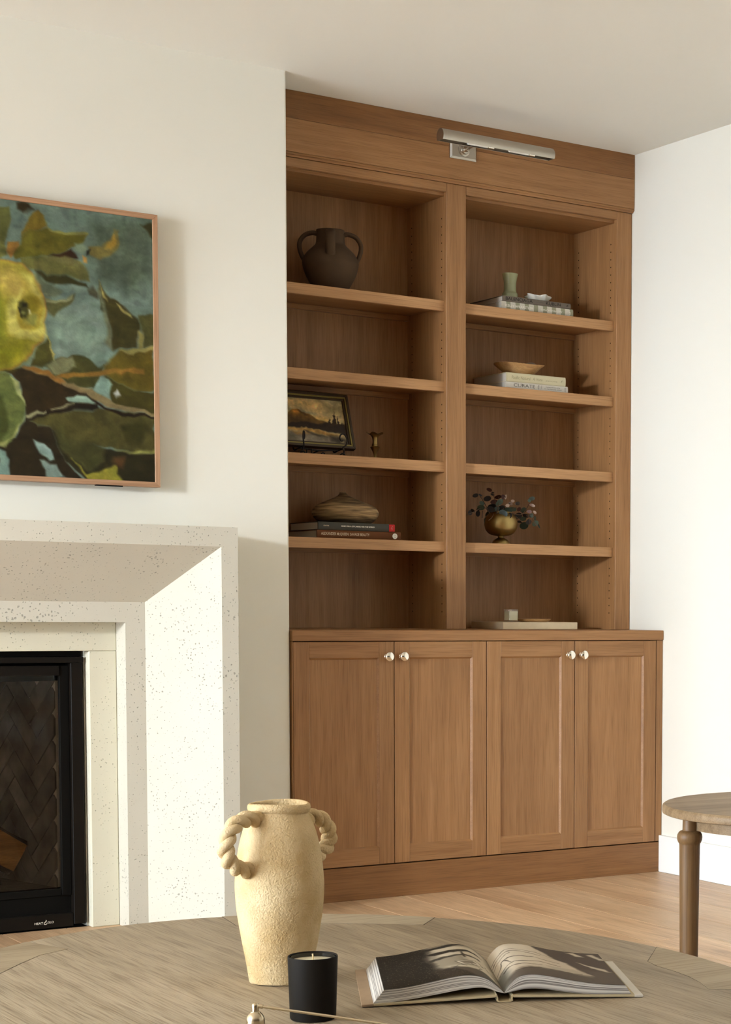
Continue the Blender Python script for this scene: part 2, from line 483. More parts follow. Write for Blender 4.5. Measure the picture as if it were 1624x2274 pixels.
M['print_apple'] = attrmat('apple_picture_print', 0.55, 0.15, 0.12)
M['print_lake'] = attrmat('lake_picture_print', 0.45, 0.3, 0.2)
M['print_page'] = attrmat('photo_page_print', 0.6, 0.03)

def glassmat(name, tint, alpha_mix, rough=0.02):
    m, nt, N, L, p = newmat(name)
    p.inputs['Base Color'].default_value = tint
    p.inputs['Roughness'].default_value = rough
    p.inputs['Transmission Weight'].default_value = 1.0
    p.inputs['IOR'].default_value = 1.45
    return m
def panemat():
    m, nt, N, L, p = newmat('fire_glass')
    tr = N.new('ShaderNodeBsdfTransparent'); tr.inputs['Color'].default_value = (0.86, 0.85, 0.83, 1)
    gl = N.new('ShaderNodeBsdfGlossy'); gl.inputs['Roughness'].default_value = 0.03
    fr = N.new('ShaderNodeFresnel'); fr.inputs['IOR'].default_value = 1.3
    mx = N.new('ShaderNodeMixShader')
    L.new(fr.outputs['Fac'], mx.inputs['Fac']); L.new(tr.outputs[0], mx.inputs[1]); L.new(gl.outputs[0], mx.inputs[2])
    L.new(mx.outputs[0], N['Material Output'].inputs['Surface'])
    return m
M['pane'] = panemat()
def cupglass():
    m, nt, N, L, p = newmat('clear_cup_glass')
    tr = N.new('ShaderNodeBsdfTransparent'); tr.inputs['Color'].default_value = (0.95, 0.95, 0.92, 1)
    gl = N.new('ShaderNodeBsdfGlossy'); gl.inputs['Roughness'].default_value = 0.05
    mx = N.new('ShaderNodeMixShader')
    mx.inputs['Fac'].default_value = 0.07; L.new(tr.outputs[0], mx.inputs[1]); L.new(gl.outputs[0], mx.inputs[2])
    L.new(mx.outputs[0], N['Material Output'].inputs['Surface'])
    return m
M['glass'] = cupglass()

def raster(w, h, bg, polys, seed=1, brush=0.0):
    """flat print: soft-edged polygons painted into an (h, w, 3) sRGB array; polygon units are cells"""
    rng = np.random.default_rng(seed)
    yy, xx = np.mgrid[0:h, 0:w].astype(float)
    img = np.empty((h, w, 3)); img[:] = bg
    jx = np.zeros((h, w)); jy = np.zeros((h, w))
    for s, amp in ((16, 2.2), (5, 1.0)):
        for arr in (jx, jy):
            g = rng.normal(size=(h // s + 3, w // s + 3))
            iy, ix = yy / s, xx / s
            y0 = iy.astype(int); x0 = ix.astype(int); fy = iy - y0; fx = ix - x0
            arr += amp * ((g[y0, x0]*(1-fx)+g[y0, x0+1]*fx)*(1-fy)+(g[y0+1, x0]*(1-fx)+g[y0+1, x0+1]*fx)*fy)
    X, Y = xx + jx * 0.8, yy + jy * 0.8
    for col, feather, pts in polys:
        px = np.array(pts[0::2], float); py = np.array(pts[1::2], float)
        inside = np.zeros((h, w), bool); dist = np.full((h, w), 1e9)
        n = len(px)
        for i in range(n):
            x1, y1, x2, y2 = px[i], py[i], px[(i+1) % n], py[(i+1) % n]
            if y1 != y2:
                c = ((y1 > Y) != (y2 > Y)) & (X < (x2-x1)*(Y-y1)/(y2-y1)+x1)
                inside ^= c
            L2 = (x2-x1)**2+(y2-y1)**2 + 1e-9
            t = np.clip(((X-x1)*(x2-x1)+(Y-y1)*(y2-y1))/L2, 0, 1)
            dist = np.minimum(dist, np.hypot(X-(x1+t*(x2-x1)), Y-(y1+t*(y2-y1))))
        sd = np.where(inside, dist, -dist)
        a = np.clip(0.5 + sd / (feather + 0.6), 0, 1)[..., None]
        img = img*(1-a) + np.array(col, float)*a
    if brush:                                                # uneven paint: soft blotches and dragged strokes
        for sx_, sy_, amp in ((9, 5, 0.10), (4, 14, 0.06), (3, 2, 0.05)):
            gq = rng.normal(size=(h // sy_ + 3, w // sx_ + 3, 1)) + 0.10 * rng.normal(size=(h // sy_ + 3, w // sx_ + 3, 3))
            iy, ix = Y / sy_, X / sx_
            y0 = np.clip(iy.astype(int), 0, h // sy_ + 1); x0 = np.clip(ix.astype(int), 0, w // sx_ + 1)
            fy = np.clip(iy - y0, 0, 1)[..., None]; fx = np.clip(ix - x0, 0, 1)[..., None]
            f = (gq[y0, x0]*(1-fx)+gq[y0, x0+1]*fx)*(1-fy)+(gq[y0+1, x0]*(1-fx)+gq[y0+1, x0+1]*fx)*fy
            img = img * (1 + brush * amp * f)
    return img

def printed(name, img, P, mat, parent, label=None):
    """P(u, v) -> world point for u, v in 0..1 (v from the top); img rows run from the top"""
    h, w, _ = img.shape
    us = (np.arange(w)) / (w-1); vs = (np.arange(h)) / (h-1)
    verts = [P(u, v) for v in vs for u in us]
    faces = [(j*w+i, (j+1)*w+i, (j+1)*w+i+1, j*w+i+1) for j in range(h-1) for i in range(w-1)]
    o = part(name, (verts, faces), mat, parent, smooth=60, label=label)
    c = np.clip(img, 0, 255) / 255.0
    lin = np.where(c <= 0.04045, c/12.92, ((c+0.055)/1.055)**2.4).reshape(-1, 3)
    at = o.data.color_attributes.new('print', 'FLOAT_COLOR', 'POINT')
    at.data.foreach_set('color', np.c_[lin, np.ones(len(lin))].ravel())
    return o

# ================================================================ THE SETTING
XR, YCH, XCH, ZC = 4.078, 5.767, 2.587, 2.7045
floor = part('floor', box(B(), -4.5, XR + 0.1, -3.5, 6.5, -0.14, -0.012), M['gap'], None, kind='structure')
rows = [3.75 + 0.19 * k for k in range(-46, 3)]
fieldbm = B()
rng = random.Random(3)
for x0 in rows:
    x1 = min(x0 + 0.1885, 4.0625)
    if x1 - x0 < 0.02: continue
    near = x0 > 1.2
    if near:
        y = 2.6 + rng.uniform(-0.5, 0.5)
        ys = [y]
        while ys[-1] < 5.76:
            ys.append(min(5.762, ys[-1] + rng.uniform(1.3, 2.1)))
        if 5.762 - ys[-2] < 0.25: ys.pop(-2)
        for a, b in zip(ys, ys[1:]):
            boxp('plank', x0, x1, a + 0.0008, b - 0.0008, -0.012, 0.0, M['floor_y'], floor, bev=0.0012)
        box(fieldbm, x0, x1, -3.5, ys[0] - 0.0008, -0.012, 0.0)
    else:
        box(fieldbm, x0, x1, -3.5, 5.762, -0.012, 0.0)
part('distant_planks', fieldbm, M['floor_y'], floor, kind='stuff')

part('ceiling', box(B(), -4.5, XR + 0.1, -3.5, 6.5, ZC, ZC + 0.12), M['paint_ceil'], None, kind='structure')
OPX0, OPX1, OPZ = 0.920, 1.914, 0.849
bm = B()
box(bm, -4.5, OPX0, YCH, 6.42, 0.0, ZC)
box(bm, OPX0, OPX1, YCH, 6.42, OPZ, ZC)
prism(bm, [(OPX1, 6.42), (OPX1, YCH), (XCH - 0.006, YCH), (XCH - 0.0018, YCH + 0.0018), (XCH, YCH + 0.006), (XCH, 6.42)], 0.0, ZC)
part('wall_left', bm, M['paint'], None, kind='structure')
part('wall_back', box(B(), XCH, XR + 0.1, 6.32, 6.42, 0.0, ZC), M['paint'], None, kind='structure')
part('wall_right', box(B(), XR, XR + 0.1, -3.5, 6.32, 0.0, ZC), M['paint'], None, kind='structure')
bm = B()                                                     # unseen side wall; opening up to door head sized to steer the daylight
box(bm, -4.6, -4.5, -3.5, 6.5, 2.3, ZC)
box(bm, -4.6, -4.5, 5.4, 6.5, 0.0, 2.3)
box(bm, -4.6, -4.5, -3.5, 1.2, 0.0, 2.3)
part('unseen_side_wall', bm, M['paint'], None, kind='structure')
part('unseen_front_wall', box(B(), -4.5, XR + 0.1, -3.6, -3.5, 0.0, ZC), M['bounce_cut'], None, kind='structure')  # added behind the camera to block light from the front, never in view
bm = B()
box(bm, XR - 0.015, XR, -3.5, 5.757, 0.0, 0.1385, 0.0015)
part('baseboard_right', bm, M['trim'], None, kind='structure')

# ================================================================ FIREPLACE
CX = 1.417
surround = thing('fireplace_surround', 'pale pitted limestone fireplace surround with deep splayed sides', 'fireplace', (CX, 5.6, 0))
loops = [(0.868, 1.2285, 5.7665), (0.868, 1.2285, 5.465), (0.816, 1.169, 5.465), (0.646, 0.999, 5.647), (0.585, 0.9375, 5.647), (0.585, 0.9375, 5.7665)]
bm = B()
LV = []
for hw, zt, y in loops:
    LV.append([bm.verts.new(p) for p in ((CX-hw, y, 0), (CX-hw, y, zt), (CX+hw, y, zt), (CX+hw, y, 0))])
for a, b in zip(LV, LV[1:]):
    for i in range(3):
        bm.faces.new((a[i], a[i+1], b[i+1], b[i]))
es = [e for e in bm.edges if len(e.link_faces) == 2 and e.calc_face_angle(0) > 0.3]
bmesh.ops.bevel(bm, geom=es, offset=0.0022, segments=2, affect='EDGES', profile=0.5)
part('splayed_frame', bm, M['limestone'], surround)
boxp('slip_header', CX - 0.5845, CX + 0.5845, 5.727, 5.7665, 0.8495, 0.937, M['limestone_slip'], surround, bev=0.0015)
boxp('slip_leg', 1.917, CX + 0.5845, 5.727, 5.7665, 0.0, 0.8488, M['limestone_slip'], surround, bev=0.0025)
boxp('slip_leg', CX - 0.5845, 0.917, 5.727, 5.7665, 0.0, 0.8488, M['limestone_slip'], surround, bev=0.0025)

ins = thing('fireplace_insert', 'black metal gas fireplace insert with glass front in limestone surround', 'fireplace', (CX, 5.8, 0))
bk, bmat = M['black_metal'], M['black_matte']
def mir(x0, x1): return 2 * CX - x1, 2 * CX - x0
boxp('top_bar', 0.9215, 1.905, 5.766, 5.83, 0.832, 0.8485, bmat, ins, bev=0.001)
boxp('hood', 0.929, 1.908, 5.748, 5.83, 0.8135, 0.831, bk, ins, bev=0.0012)
for name, x0, x1, y0, z0, z1, m in (('frame_stile', 1.870, 1.905, 5.750, 0.012, 0.8125, bk), ('door_stile', 1.841, 1.869, 5.768, 0.10, 0.804, bmat)):
    boxp(name, x0, x1, y0, 5.82 if name == 'frame_stile' else 5.786, z0, z1, m, ins, bev=0.0012)
    boxp(name, *mir(x0, x1), y0, 5.82 if name == 'frame_stile' else 5.786, z0, z1, m, ins, bev=0.0012)
boxp('door_rail', CX - 0.423, 1.840, 5.763, 5.786, 0.774, 0.804, bk, ins, bev=0.001)
boxp('door_rail', CX - 0.423, 1.840, 5.772, 5.7805, 0.1005, 0.122, bmat, ins, bev=0.001)
boxp('lower_panel', CX - 0.4525, 1.8695, 5.778, 5.82, 0.047, 0.0995, bmat, ins)
rail = boxp('bottom_rail', CX - 0.4525, 1.8695, 5.756, 5.82, 0.006, 0.0465, bk, ins, bev=0.001)
pl = plain('logo_print', srgb(214, 206, 190), 0.5)
ly = 5.7553
text('logo', 'HEAT', 1.752, 1.7775, 0.0195, 0.0065, ly, pl, rail, bold=0.02)
text('logo', 'GLO', 1.791, 1.8095, 0.0205, 0.0065, ly, pl, rail, bold=0.02)
bm = B()                                                     # the flame-topped ampersand between the words
ring = spline([(1.789, 0.0225), (1.7885, 0.0195), (1.7845, 0.018), (1.7805, 0.0195), (1.781, 0.0225), (1.785, 0.0255), (1.7875, 0.0285), (1.7862, 0.031)], 6)
sweep(bm, [(x, ly, z) for x, z in ring], 0.0010, 0.0003, wdir=(0, 0, 1), seg=6)
sweep(bm, [(x, ly, z) for x, z in spline([(1.7815, 0.0235), (1.7845, 0.0262), (1.7868, 0.0298), (1.7858, 0.0325)], 5)], 0.0012, 0.0003, wdir=(1, 0, 0), seg=6, taper=lambda t: 1 - 0.8 * t)
part('logo_flame', bm, pl, rail)
part('glass', box(B(), CX - 0.424, 1.8405, 5.7865, 5.7895, 0.105, 0.79), M['pane'], ins)
boxp('leak_seal', CX - 0.49, 1.911, 5.802, 6.40, 0.783, 0.8475, bmat, ins)  # black boxes added to stop outside light leaking in behind the firebox
boxp('leak_seal', CX - 0.49, 1.911, 6.30, 6.40, 0.0, 0.782, bmat, ins)
boxp('leak_seal', 1.880, 1.911, 5.825, 6.299, 0.0, 0.782, bmat, ins)
# firebox: splayed brick sides, brick back
fb0, fb1 = (1.842, 5.83), (1.735, 6.24)
zf, zt = 0.118, 0.755
boxp('firebox_floor', CX - 0.43, 1.845, 5.83, 6.27, 0.098, zf, M['ash'], ins)
boxp('firebox_top', CX - 0.43, 1.845, 5.83, 6.27, zt, zt + 0.02, bmat, ins)
bm = B(); prism(bm, [(2*CX - fb0[0], fb0[1]), (2*CX - fb1[0], fb1[1]), (2*CX - fb1[0] - 0.03, fb1[1]), (2*CX - fb0[0] - 0.03, fb0[1])], zf, zt)
part('firebox_side', bm, bmat, ins)

def clip_poly(poly, x0, x1, y0, y1):
    for ax, lim, sgn in ((0, x0, 1), (0, x1, -1), (1, y0, 1), (1, y1, -1)):
        out = []
        for i in range(len(poly)):
            a, b = poly[i], poly[(i+1) % len(poly)]
            da, db = sgn * (a[ax] - lim), sgn * (b[ax] - lim)
            if da >= 0: out.append(a)
            if (da >= 0) != (db >= 0):
                t = da / (da - db); out.append((a[0] + (b[0]-a[0])*t, a[1] + (b[1]-a[1])*t))
        poly = out
        if len(poly) < 3: return []
    return poly

def brick_wall(name, P0, P1, width_dir, s_len, h):
    """herringbone bricks on the plane from P0 (front) to P1; width_dir points away from the fire"""
    d = Vector((P1[0]-P0[0], P1[1]-P0[1], 0)).normalized(); n = Vector((width_dir[0], width_dir[1], 0)).normalized()
    o0 = Vector((P0[0], P0[1], zf))
    bm = B()
    pts = [o0 + n*0.006, o0 + d*s_len + n*0.006, o0 + d*s_len + n*0.03, o0 + n*0.03]
    prism(bm, [(p.x, p.y) for p in pts], zf, zf + h)
    wallo = part(name, bm, M['mortar'], ins)
    W, n3, g, c45 = 0.0585, 3, 0.0022, math.sqrt(0.5)
    done = set()
    for i in range(-14, 22):
        for j in range(-14, 22):
            c = (i - j) % (2 * n3)
            if c < n3: key = ('h', i - c, j); r = (key[1]*W, (key[1]+n3)*W, j*W, (j+1)*W)
            else:
                j0 = j - (2*n3 - 1 - c); key = ('v', i, j0); r = (i*W, (i+1)*W, j0*W, (j0+n3)*W)
            if key in done: continue
            done.add(key)
            q = [(r[0]+g, r[2]+g), (r[1]-g, r[2]+g), (r[1]-g, r[3]-g), (r[0]+g, r[3]-g)]
            q = [((x-y)*c45 + 0.137, (x+y)*c45) for x, y in q]
            q = clip_poly(q, 0, s_len, 0, h)
            if len(q) < 3: continue
            A = abs(sum(q[k][0]*q[(k+1) % len(q)][1] - q[(k+1) % len(q)][0]*q[k][1] for k in range(len(q)))) / 2
            if A < 0.0004: continue
            dep = rng.uniform(0.0, 0.0025)
            bm = B()
            fr = [bm.verts.new(o0 + d*x + Vector((0, 0, y)) + n*(0.002 - dep)) for x, y in q]
            bkv = [bm.verts.new(o0 + d*x + Vector((0, 0, y)) + n*0.0065) for x, y in q]
            bm.faces.new(fr)
            for k in range(len(q)):
                bm.faces.new((fr[k], fr[(k+1) % len(q)], bkv[(k+1) % len(q)], bkv[k]))
            part('brick', bm, M['brick'], wallo)
sl = math.hypot(fb1[0]-fb0[0], fb1[1]-fb0[1])
brick_wall('firebox_side', fb0, fb1, (fb1[1]-fb0[1], fb0[0]-fb1[0]), sl, zt - zf)
brick_wall('firebox_back', (fb1[0], fb1[1]), (2*CX - fb1[0], fb1[1]), (0, 1), 2*(fb1[0]-CX), zt - zf)
bm = B()
for k in range(60):                                          # bed of coals
    a, b = rng.uniform(1.25, 1.73), rng.uniform(5.92, 6.12)
    s = rng.uniform(0.012, 0.026)
    v = bmesh.ops.create_icosphere(bm, subdivisions=1, radius=s, matrix=Matrix.Translation((a, b, zf + s*0.6)))
    for q in v['verts']: q.co += Vector((rng.uniform(-1, 1), rng.uniform(-1, 1), rng.uniform(-1, 1))) * s * 0.25
part('coal_bed', bm, M['coal'], ins, kind='stuff')

def log(p0, p1, r, label, wood_side):
    t = thing('split_log', label, 'log', (p0[0], p0[1], min(p0[2], p1[2]) - r), 'logs in the fireplace')
    P0, P1 = Vector(p0), Vector(p1); T = (P1 - P0).normalized()
    S = Vector((0, -1, 0.15)); S = (S - T*S.dot(T)).normalized(); U = T.cross(S)
    if U.z < 0: U = -U
    # wedge: flat pale split face towards the room, rough bark behind
    bmw, bmb = B(), B()
    N = 9
    def ringpts(k, prof):
        p = P0.lerp(P1, k / (N-1)); rr = r * (1 + 0.06 * math.sin(k * 2.3))
        return [p + S*(a*rr) + U*(b*rr) for a, b in prof]
    face = [(0.62, 0.72), (0.70, 0.1), (0.60, -0.78)]
    bark = [(0.60, -0.78), (0.1, -1.0), (-0.7, -0.75), (-1.0, 0.0), (-0.6, 0.8), (0.1, 0.95), (0.62, 0.72)]
    for bmx, prof in ((bmw, face), (bmb, bark)):
        rings = [[bmx.verts.new(p + Vector((rng.uniform(-1,1), rng.uniform(-1,1), rng.uniform(-1,1))) * r * 0.035) for p in ringpts(k, prof)] for k in range(N)]
        for a, b in zip(rings, rings[1:]):
            for q in range(len(prof) - 1): bmx.faces.new((a[q], a[q+1], b[q+1], b[q]))
    for k in (0, N-1):
        bmb.faces.new([bmb.verts.new(p) for p in ringpts(k, face + bark[1:-1])])
    part('split_face', bmw, M['log'], t, label='pale orange split wood face')
    part('bark', bmb, M['bark'], t)
log((1.40, 6.02, 0.42), (1.765, 5.955, 0.20), 0.062, 'split log with pale orange face leaning down in the fireplace', 1)
log((1.02, 6.10, 0.205), (1.60, 6.11, 0.205), 0.085, 'dark charred log lying at the back of the firebox', 1)

# ================================================================ PICTURE OVER THE FIREPLACE
ART_APPLE=[((76,86,74),30,[195,33,-3,6,-1,187,77,222,163,197,197,151]),
((112,127,118),14,[296,305,164,274,147,408,192,451,209,418,260,421,302,439]),
((92,92,50),3,[467,28,431,19,427,64,440,115,433,155,469,184]),
((110,92,35),3,[374,44,345,16,325,33,317,66,371,85,391,104]),
((130,95,45),3,[428,109,400,109,404,143,425,166,437,139]),
((90,84,30),3,[387,100,371,81,317,70,246,73,204,72,221,99,272,135,322,151,380,167,413,169,417,153]),
((118,114,62),2,[317,66,255,68,200,67,204,74,255,77,313,74]),
((50,40,22),4,[406,8,374,7,357,21,390,32,406,24]),
((45,28,16),3,[322,151,272,135,247,123,228,148,273,160]),
((92,90,50),3,[392,168,322,153,268,149,222,158,197,184,191,211,223,209,282,199,360,195,397,191]),
((104,100,62),8,[331,159,268,149,222,160,205,177,256,170]),
((48,45,22),3,[360,195,282,199,206,219,200,229,248,224,299,217,348,206]),
((85,92,75),6,[356,203,299,221,274,244,291,262,320,261,344,231]),
((78,77,46),3,[332,267,291,277,249,258,240,253,258,284,283,303,292,323,317,307]),
((124,124,90),2,[336,251,320,265,291,275,249,256,255,269,295,284,329,279]),
((66,64,48),6,[206,236,181,221,164,236,173,258,198,252]),
((100,90,50),3,[205,114,162,100,131,75,118,44,101,46,106,84,136,122,167,141,196,134]),
((140,112,46),4,[134,80,118,56,112,73,136,105,153,107]),
((120,135,115),5,[242,102,221,99,209,119,222,133,239,126]),
((170,126,66),2,[220,137,205,143,203,160,213,159]),
((30,24,16),3,[209,123,198,119,200,134,207,135]),
((50,46,24),4,[39,16,-3,11,-2,62,18,39]),
((55,50,25),3,[163,202,138,241,108,251,78,282,52,305,48,334,57,365,53,395,97,408,123,419,135,356,147,306,164,291]),
((95,98,76),6,[163,206,151,255,145,310,127,372,121,419,144,395,156,311,165,270]),
((135,124,74),2,[164,198,144,246,140,259,153,239]),
((135,125,75),2,[112,260,99,271,73,290,68,301,86,289,104,276]),
((72,70,38),3,[52,296,-2,291,-1,382,35,389,46,343]),
((122,114,66),3,[52,339,41,355,35,389,48,399,55,370]),
((60,58,30),3,[332,475,277,437,251,422,205,422,171,457,158,456,167,491,189,523,295,514]),
((104,104,76),5,[327,475,277,437,247,426,235,463,278,496,315,491]),
((58,52,22),3,[150,477,111,499,54,516,1,525,2,594,81,579,138,553,144,510]),
((86,73,26),3,[158,456,97,412,0,386,1,516,54,516,111,499,150,477]),
((140,130,76),2,[97,414,35,391,-1,382,0,395,71,416]),
((122,90,38),2,[307,498,227,479,123,457,36,454,36,465,124,472,227,492,295,508]),
((66,62,28),3,[351,427,318,382,306,456,336,480,377,471]),
((150,140,80),2,[322,380,314,403,305,456,312,444]),
((42,32,18),3,[475,484,397,477,336,493,278,513,185,539,168,572,275,597,392,622,399,544,426,500]),
((38,30,18),3,[479,719,409,682,392,622,322,651,265,761,214,810,480,811]),
((72,66,34),3,[392,622,194,591,151,575,81,583,0,607,1,699,74,708,144,690,213,690,322,651]),
((38,33,18),3,[322,651,213,690,83,708,-1,699,0,808,102,804,197,805,265,761]),
((62,60,32),6,[317,642,263,664,170,696,162,743,197,771,248,744,289,704]),
((52,48,22),8,[100,627,38,619,11,639,56,681,91,674]),
((120,118,65),4,[131,698,83,704,1,686,1,699,83,713]),
((74,50,28),8,[131,728,96,722,99,761,128,763]),
((130,122,45),3,[247,739,214,776,171,769,136,759,127,754,115,779,97,804,197,805,222,776]),
((85,92,50),3,[475,492,434,501,411,532,393,589,400,639,421,699,479,723]),
((62,66,32),6,[476,550,452,568,442,618,437,671,462,706,478,707]),
((142,144,96),3,[431,509,415,524,399,552,392,589,403,573,419,541]),
((130,130,80),3,[395,622,413,682,454,716,478,715,425,687]),
((30,20,12),2,[228,543,151,571,99,584,2,599,2,608,104,595,168,574]),
((118,102,72),2,[397,477,373,475,328,492,261,511,193,527,125,556,55,577,2,590,2,600,81,583,151,567,228,538,286,518,361,495]),
((132,92,42),3,[397,477,369,474,294,502,269,512,282,520,357,494]),
((120,140,130),2,[274,567,236,548,202,553,177,568,228,577,270,580]),
((115,136,130),3,[189,527,167,482,141,489,128,505,146,545]),
((152,150,150),3,[129,535,116,521,103,533,120,543]),
((30,22,14),2,[394,616,245,584,173,572,173,585,245,597,325,617,392,628]),
((134,130,100),2,[394,615,331,602,332,610,392,623]),
((134,130,100),2,[315,599,247,583,247,588,315,603]),
((130,150,145),3,[364,687,323,706,302,747,319,752,356,720]),
((115,130,125),3,[348,745,298,768,270,800,328,799]),
((112,132,126),3,[479,723,454,726,451,772,439,804,480,802]),
((140,96,50),3,[314,317,318,353,330,388,349,421,374,448,403,470,435,485,469,491,502,490,533,481,560,465,583,442,600,414,610,382,613,348,609,313,598,279,580,247,556,220,528,198,496,183,463,175,430,175,398,183,370,198,346,221,328,249,317,282]),
((150,136,52),4,[319,315,323,351,335,385,354,417,378,444,407,465,438,479,471,486,504,485,535,476,562,460,584,438,601,411,611,380,613,346,609,312,598,279,581,248,557,221,530,200,499,184,466,177,433,177,402,184,374,199,351,221,333,249,322,281]),
((96,110,22),40,[452,346,457,388,469,427,487,459,510,480,534,489,559,484,580,467,597,439,608,403,611,362,606,320,594,282,576,250,554,229,530,219,505,223,483,240,466,268,455,304]),
((112,108,26),30,[577,423,433,402,355,402,389,451,442,483,507,491]),
((168,146,74),25,[384,257,395,269,410,275,429,276,448,271,464,260,475,246,479,231,476,216,465,204,450,198,431,197,412,202,396,212,385,226,381,242]),
((186,174,92),9,[440,320,423,277,394,249,407,296,409,341,392,373,363,378,321,349,322,383,355,407,404,403,428,372]),
((176,166,88),12,[393,207,360,208,336,251,321,307,319,349,334,350,345,289,365,246]),
((150,132,48),6,[328,321,334,340,344,358,357,370,371,376,385,376,397,368,406,354,410,337,409,317,403,297,394,280,381,267,366,261,352,261,340,269,331,282,327,300]),
((120,106,30),10,[343,289,346,302,353,313,363,319,374,320,384,316,390,306,392,294,390,281,383,270,373,264,362,263,352,267,345,276]),
((128,124,62),8,[342,339,344,348,351,356,360,361,370,362,379,359,385,352,387,343,385,334,378,326,369,321,359,320,350,323,344,330]),
((64,62,28),6,[407,287,394,280,378,293,376,313,383,339,395,336,404,316]),
((30,26,15),3,[394,291,381,288,381,299,391,303]),
((30,26,15),3,[406,304,398,307,395,336,401,332]),
((110,110,60),3,[388,319,390,323,394,325,398,324,400,321,398,317,394,315,390,316]),
((200,196,170),2,[377,309,372,308,372,323,376,324]),
((70,72,36),5,[860,96,836,93,805,111,773,146,746,193,730,241,728,282,741,306,766,308,797,290,829,253,855,207,871,159,873,120]),
((60,58,28),5,[723,458,702,470,688,507,683,561,688,620,703,673,723,710,745,723,766,710,779,673,784,620,779,561,765,508,745,471]),
((96,92,44),5,[987,400,967,384,930,379,883,388,835,407,795,435,772,464,770,490,791,507,829,511,877,501,925,481,963,454,985,425]),
((44,40,20),5,[578,616,569,640,578,681,604,732,640,781,680,819,716,838,741,835,749,811,740,771,716,721,680,672,640,634,603,614]),
((100,96,52),5,[639,-3,623,15,621,55,631,110,653,167,681,217,710,248,735,254,750,236,752,196,742,142,721,85,693,36,664,5]),
((84,86,44),5,[1039,712,1025,691,990,677,941,671,888,675,842,689,811,710,802,734,818,755,854,770,904,775,956,770,1002,756,1031,735]),
((120,130,120),5,[905,640,881,635,848,649,810,681,776,725,753,771,746,810,755,835,779,841,814,825,851,792,884,749,907,704,914,665])]

pic = thing('framed_picture', 'framed painting of a yellow green apple among leaves on the white wall', 'picture', (CX, 5.74, 1.3535))
PX0, PX1, PZ0, PZ1, fw = 2*CX - 2.142, 2.142, 1.3535, 2.182, 0.0155
def mitre(bm, pts, y0, y1):
    a = [bm.verts.new((x, y0, z)) for x, z in pts]; b = [bm.verts.new((x, y1, z)) for x, z in pts]
    bm.faces.new(a); bm.faces.new(b[::-1])
    for i in range(4): bm.faces.new((a[i], a[(i+1) % 4], b[(i+1) % 4], b[i]))
    bmesh.ops.bevel(bm, geom=list(bm.edges), offset=0.0006, segments=1, affect='EDGES')
    return bm
i0, i1, k0, k1 = PX0 + fw, PX1 - fw, PZ0 + fw, PZ1 - fw
for pts, m in (([(PX0, PZ1), (i0, k1), (i1, k1), (PX1, PZ1)], 'frame_x'), ([(PX0, PZ0), (PX1, PZ0), (i1, k0), (i0, k0)], 'frame_x'),
               ([(PX1, PZ0), (PX1, PZ1), (i1, k1), (i1, k0)], 'frame_z'), ([(PX0, PZ0), (i0, k0), (i0, k1), (PX0, PZ1)], 'frame_z')):
    part('frame_rail', mitre(B(), pts, 5.717, 5.757), M[m], pic)
boxp('back_box', PX0 + 0.03, PX1 - 0.03, 5.737, 5.7665, PZ0 + 0.03, PZ1 - 0.03, M['black_matte'], pic)
boxp('sensor_bar', 1.945, 2.026, 5.719, 5.735, PZ0 - 0.0035, PZ0, M['black_metal'], pic)
aw, ah = int(round((i1-i0)/0.0036)), int(round((k1-k0)/0.0036))
polys = []
for c, f, pts in ART_APPLE:
    o = []
    for q in range(0, len(pts), 2):
        o += [(aw-1) - pts[q]/3.6 + 0.5, pts[q+1]/3.6]
    polys.append((c, f/3.6*1.5, o))
img = raster(aw, ah, (98, 113, 106), polys, 5, brush=0.8) * np.array((0.98, 0.99, 0.94))
g = np.random.default_rng(2).normal(size=img.shape[:2])[..., None]
img = img * (1 + 0.02 * g)
printed('picture_print', img, lambda u, v: (i0 - 0.002 + (i1-i0+0.004)*u, 5.7215, k1 + 0.002 - (k1-k0+0.004)*v), M['print_apple'], pic, label='painted apple, leaves and branches')

# ================================================================ BOOKCASE
bc = thing('bookcase', 'tall brown oak built-in bookcase with two bays of shelves', 'bookcase', (3.33, 6.14, 0.9125))
YF, YB = 5.98, 6.285
SHZ = [2.081, 1.7965, 1.5115, 1.2265]
ZT = 0.9125
cv, ch, cy = M['cab_z'], M['cab_x'], M['cab_y']
boxp('back_panel', 2.589, 4.0765, YB, 6.318, ZT, 2.70, cv, bc)
boxp('side_panel', 2.589, 2.638, 6.0005, YB - 0.0005, ZT, 2.49, cv, bc)
boxp('side_panel', 4.0115, 4.0765, 6.0005, YB - 0.0005, ZT, 2.49, cv, bc)
boxp('partition', 3.2885, 3.3565, 6.0005, YB - 0.0005, ZT, 2.49, cv, bc)
for x0, x1 in ((2.6385, 3.288), (3.357, 4.011)):
    boxp('soffit', x0, x1, 6.0005, YB - 0.0005, 2.447, 2.49, ch, bc)
boxp('frame_stile', 2.589, 2.644, YF, 6.0, ZT, 2.4885, cv, bc, bev=0.0012)
boxp('frame_stile', 3.2830, 3.3620, YF, 6.0, ZT, 2.4885, cv, bc, bev=0.0015)
boxp('frame_stile', 4.0085, 4.0765, YF, 6.0, ZT, 2.4885, cv, bc, bev=0.0012)
boxp('frame_rail', 2.6445, 3.2825, YF, 6.0, 2.4575, 2.4885, ch, bc, bev=0.001)
boxp('frame_rail', 3.3625, 4.008, YF, 6.0, 2.4575, 2.4885, ch, bc, bev=0.001)
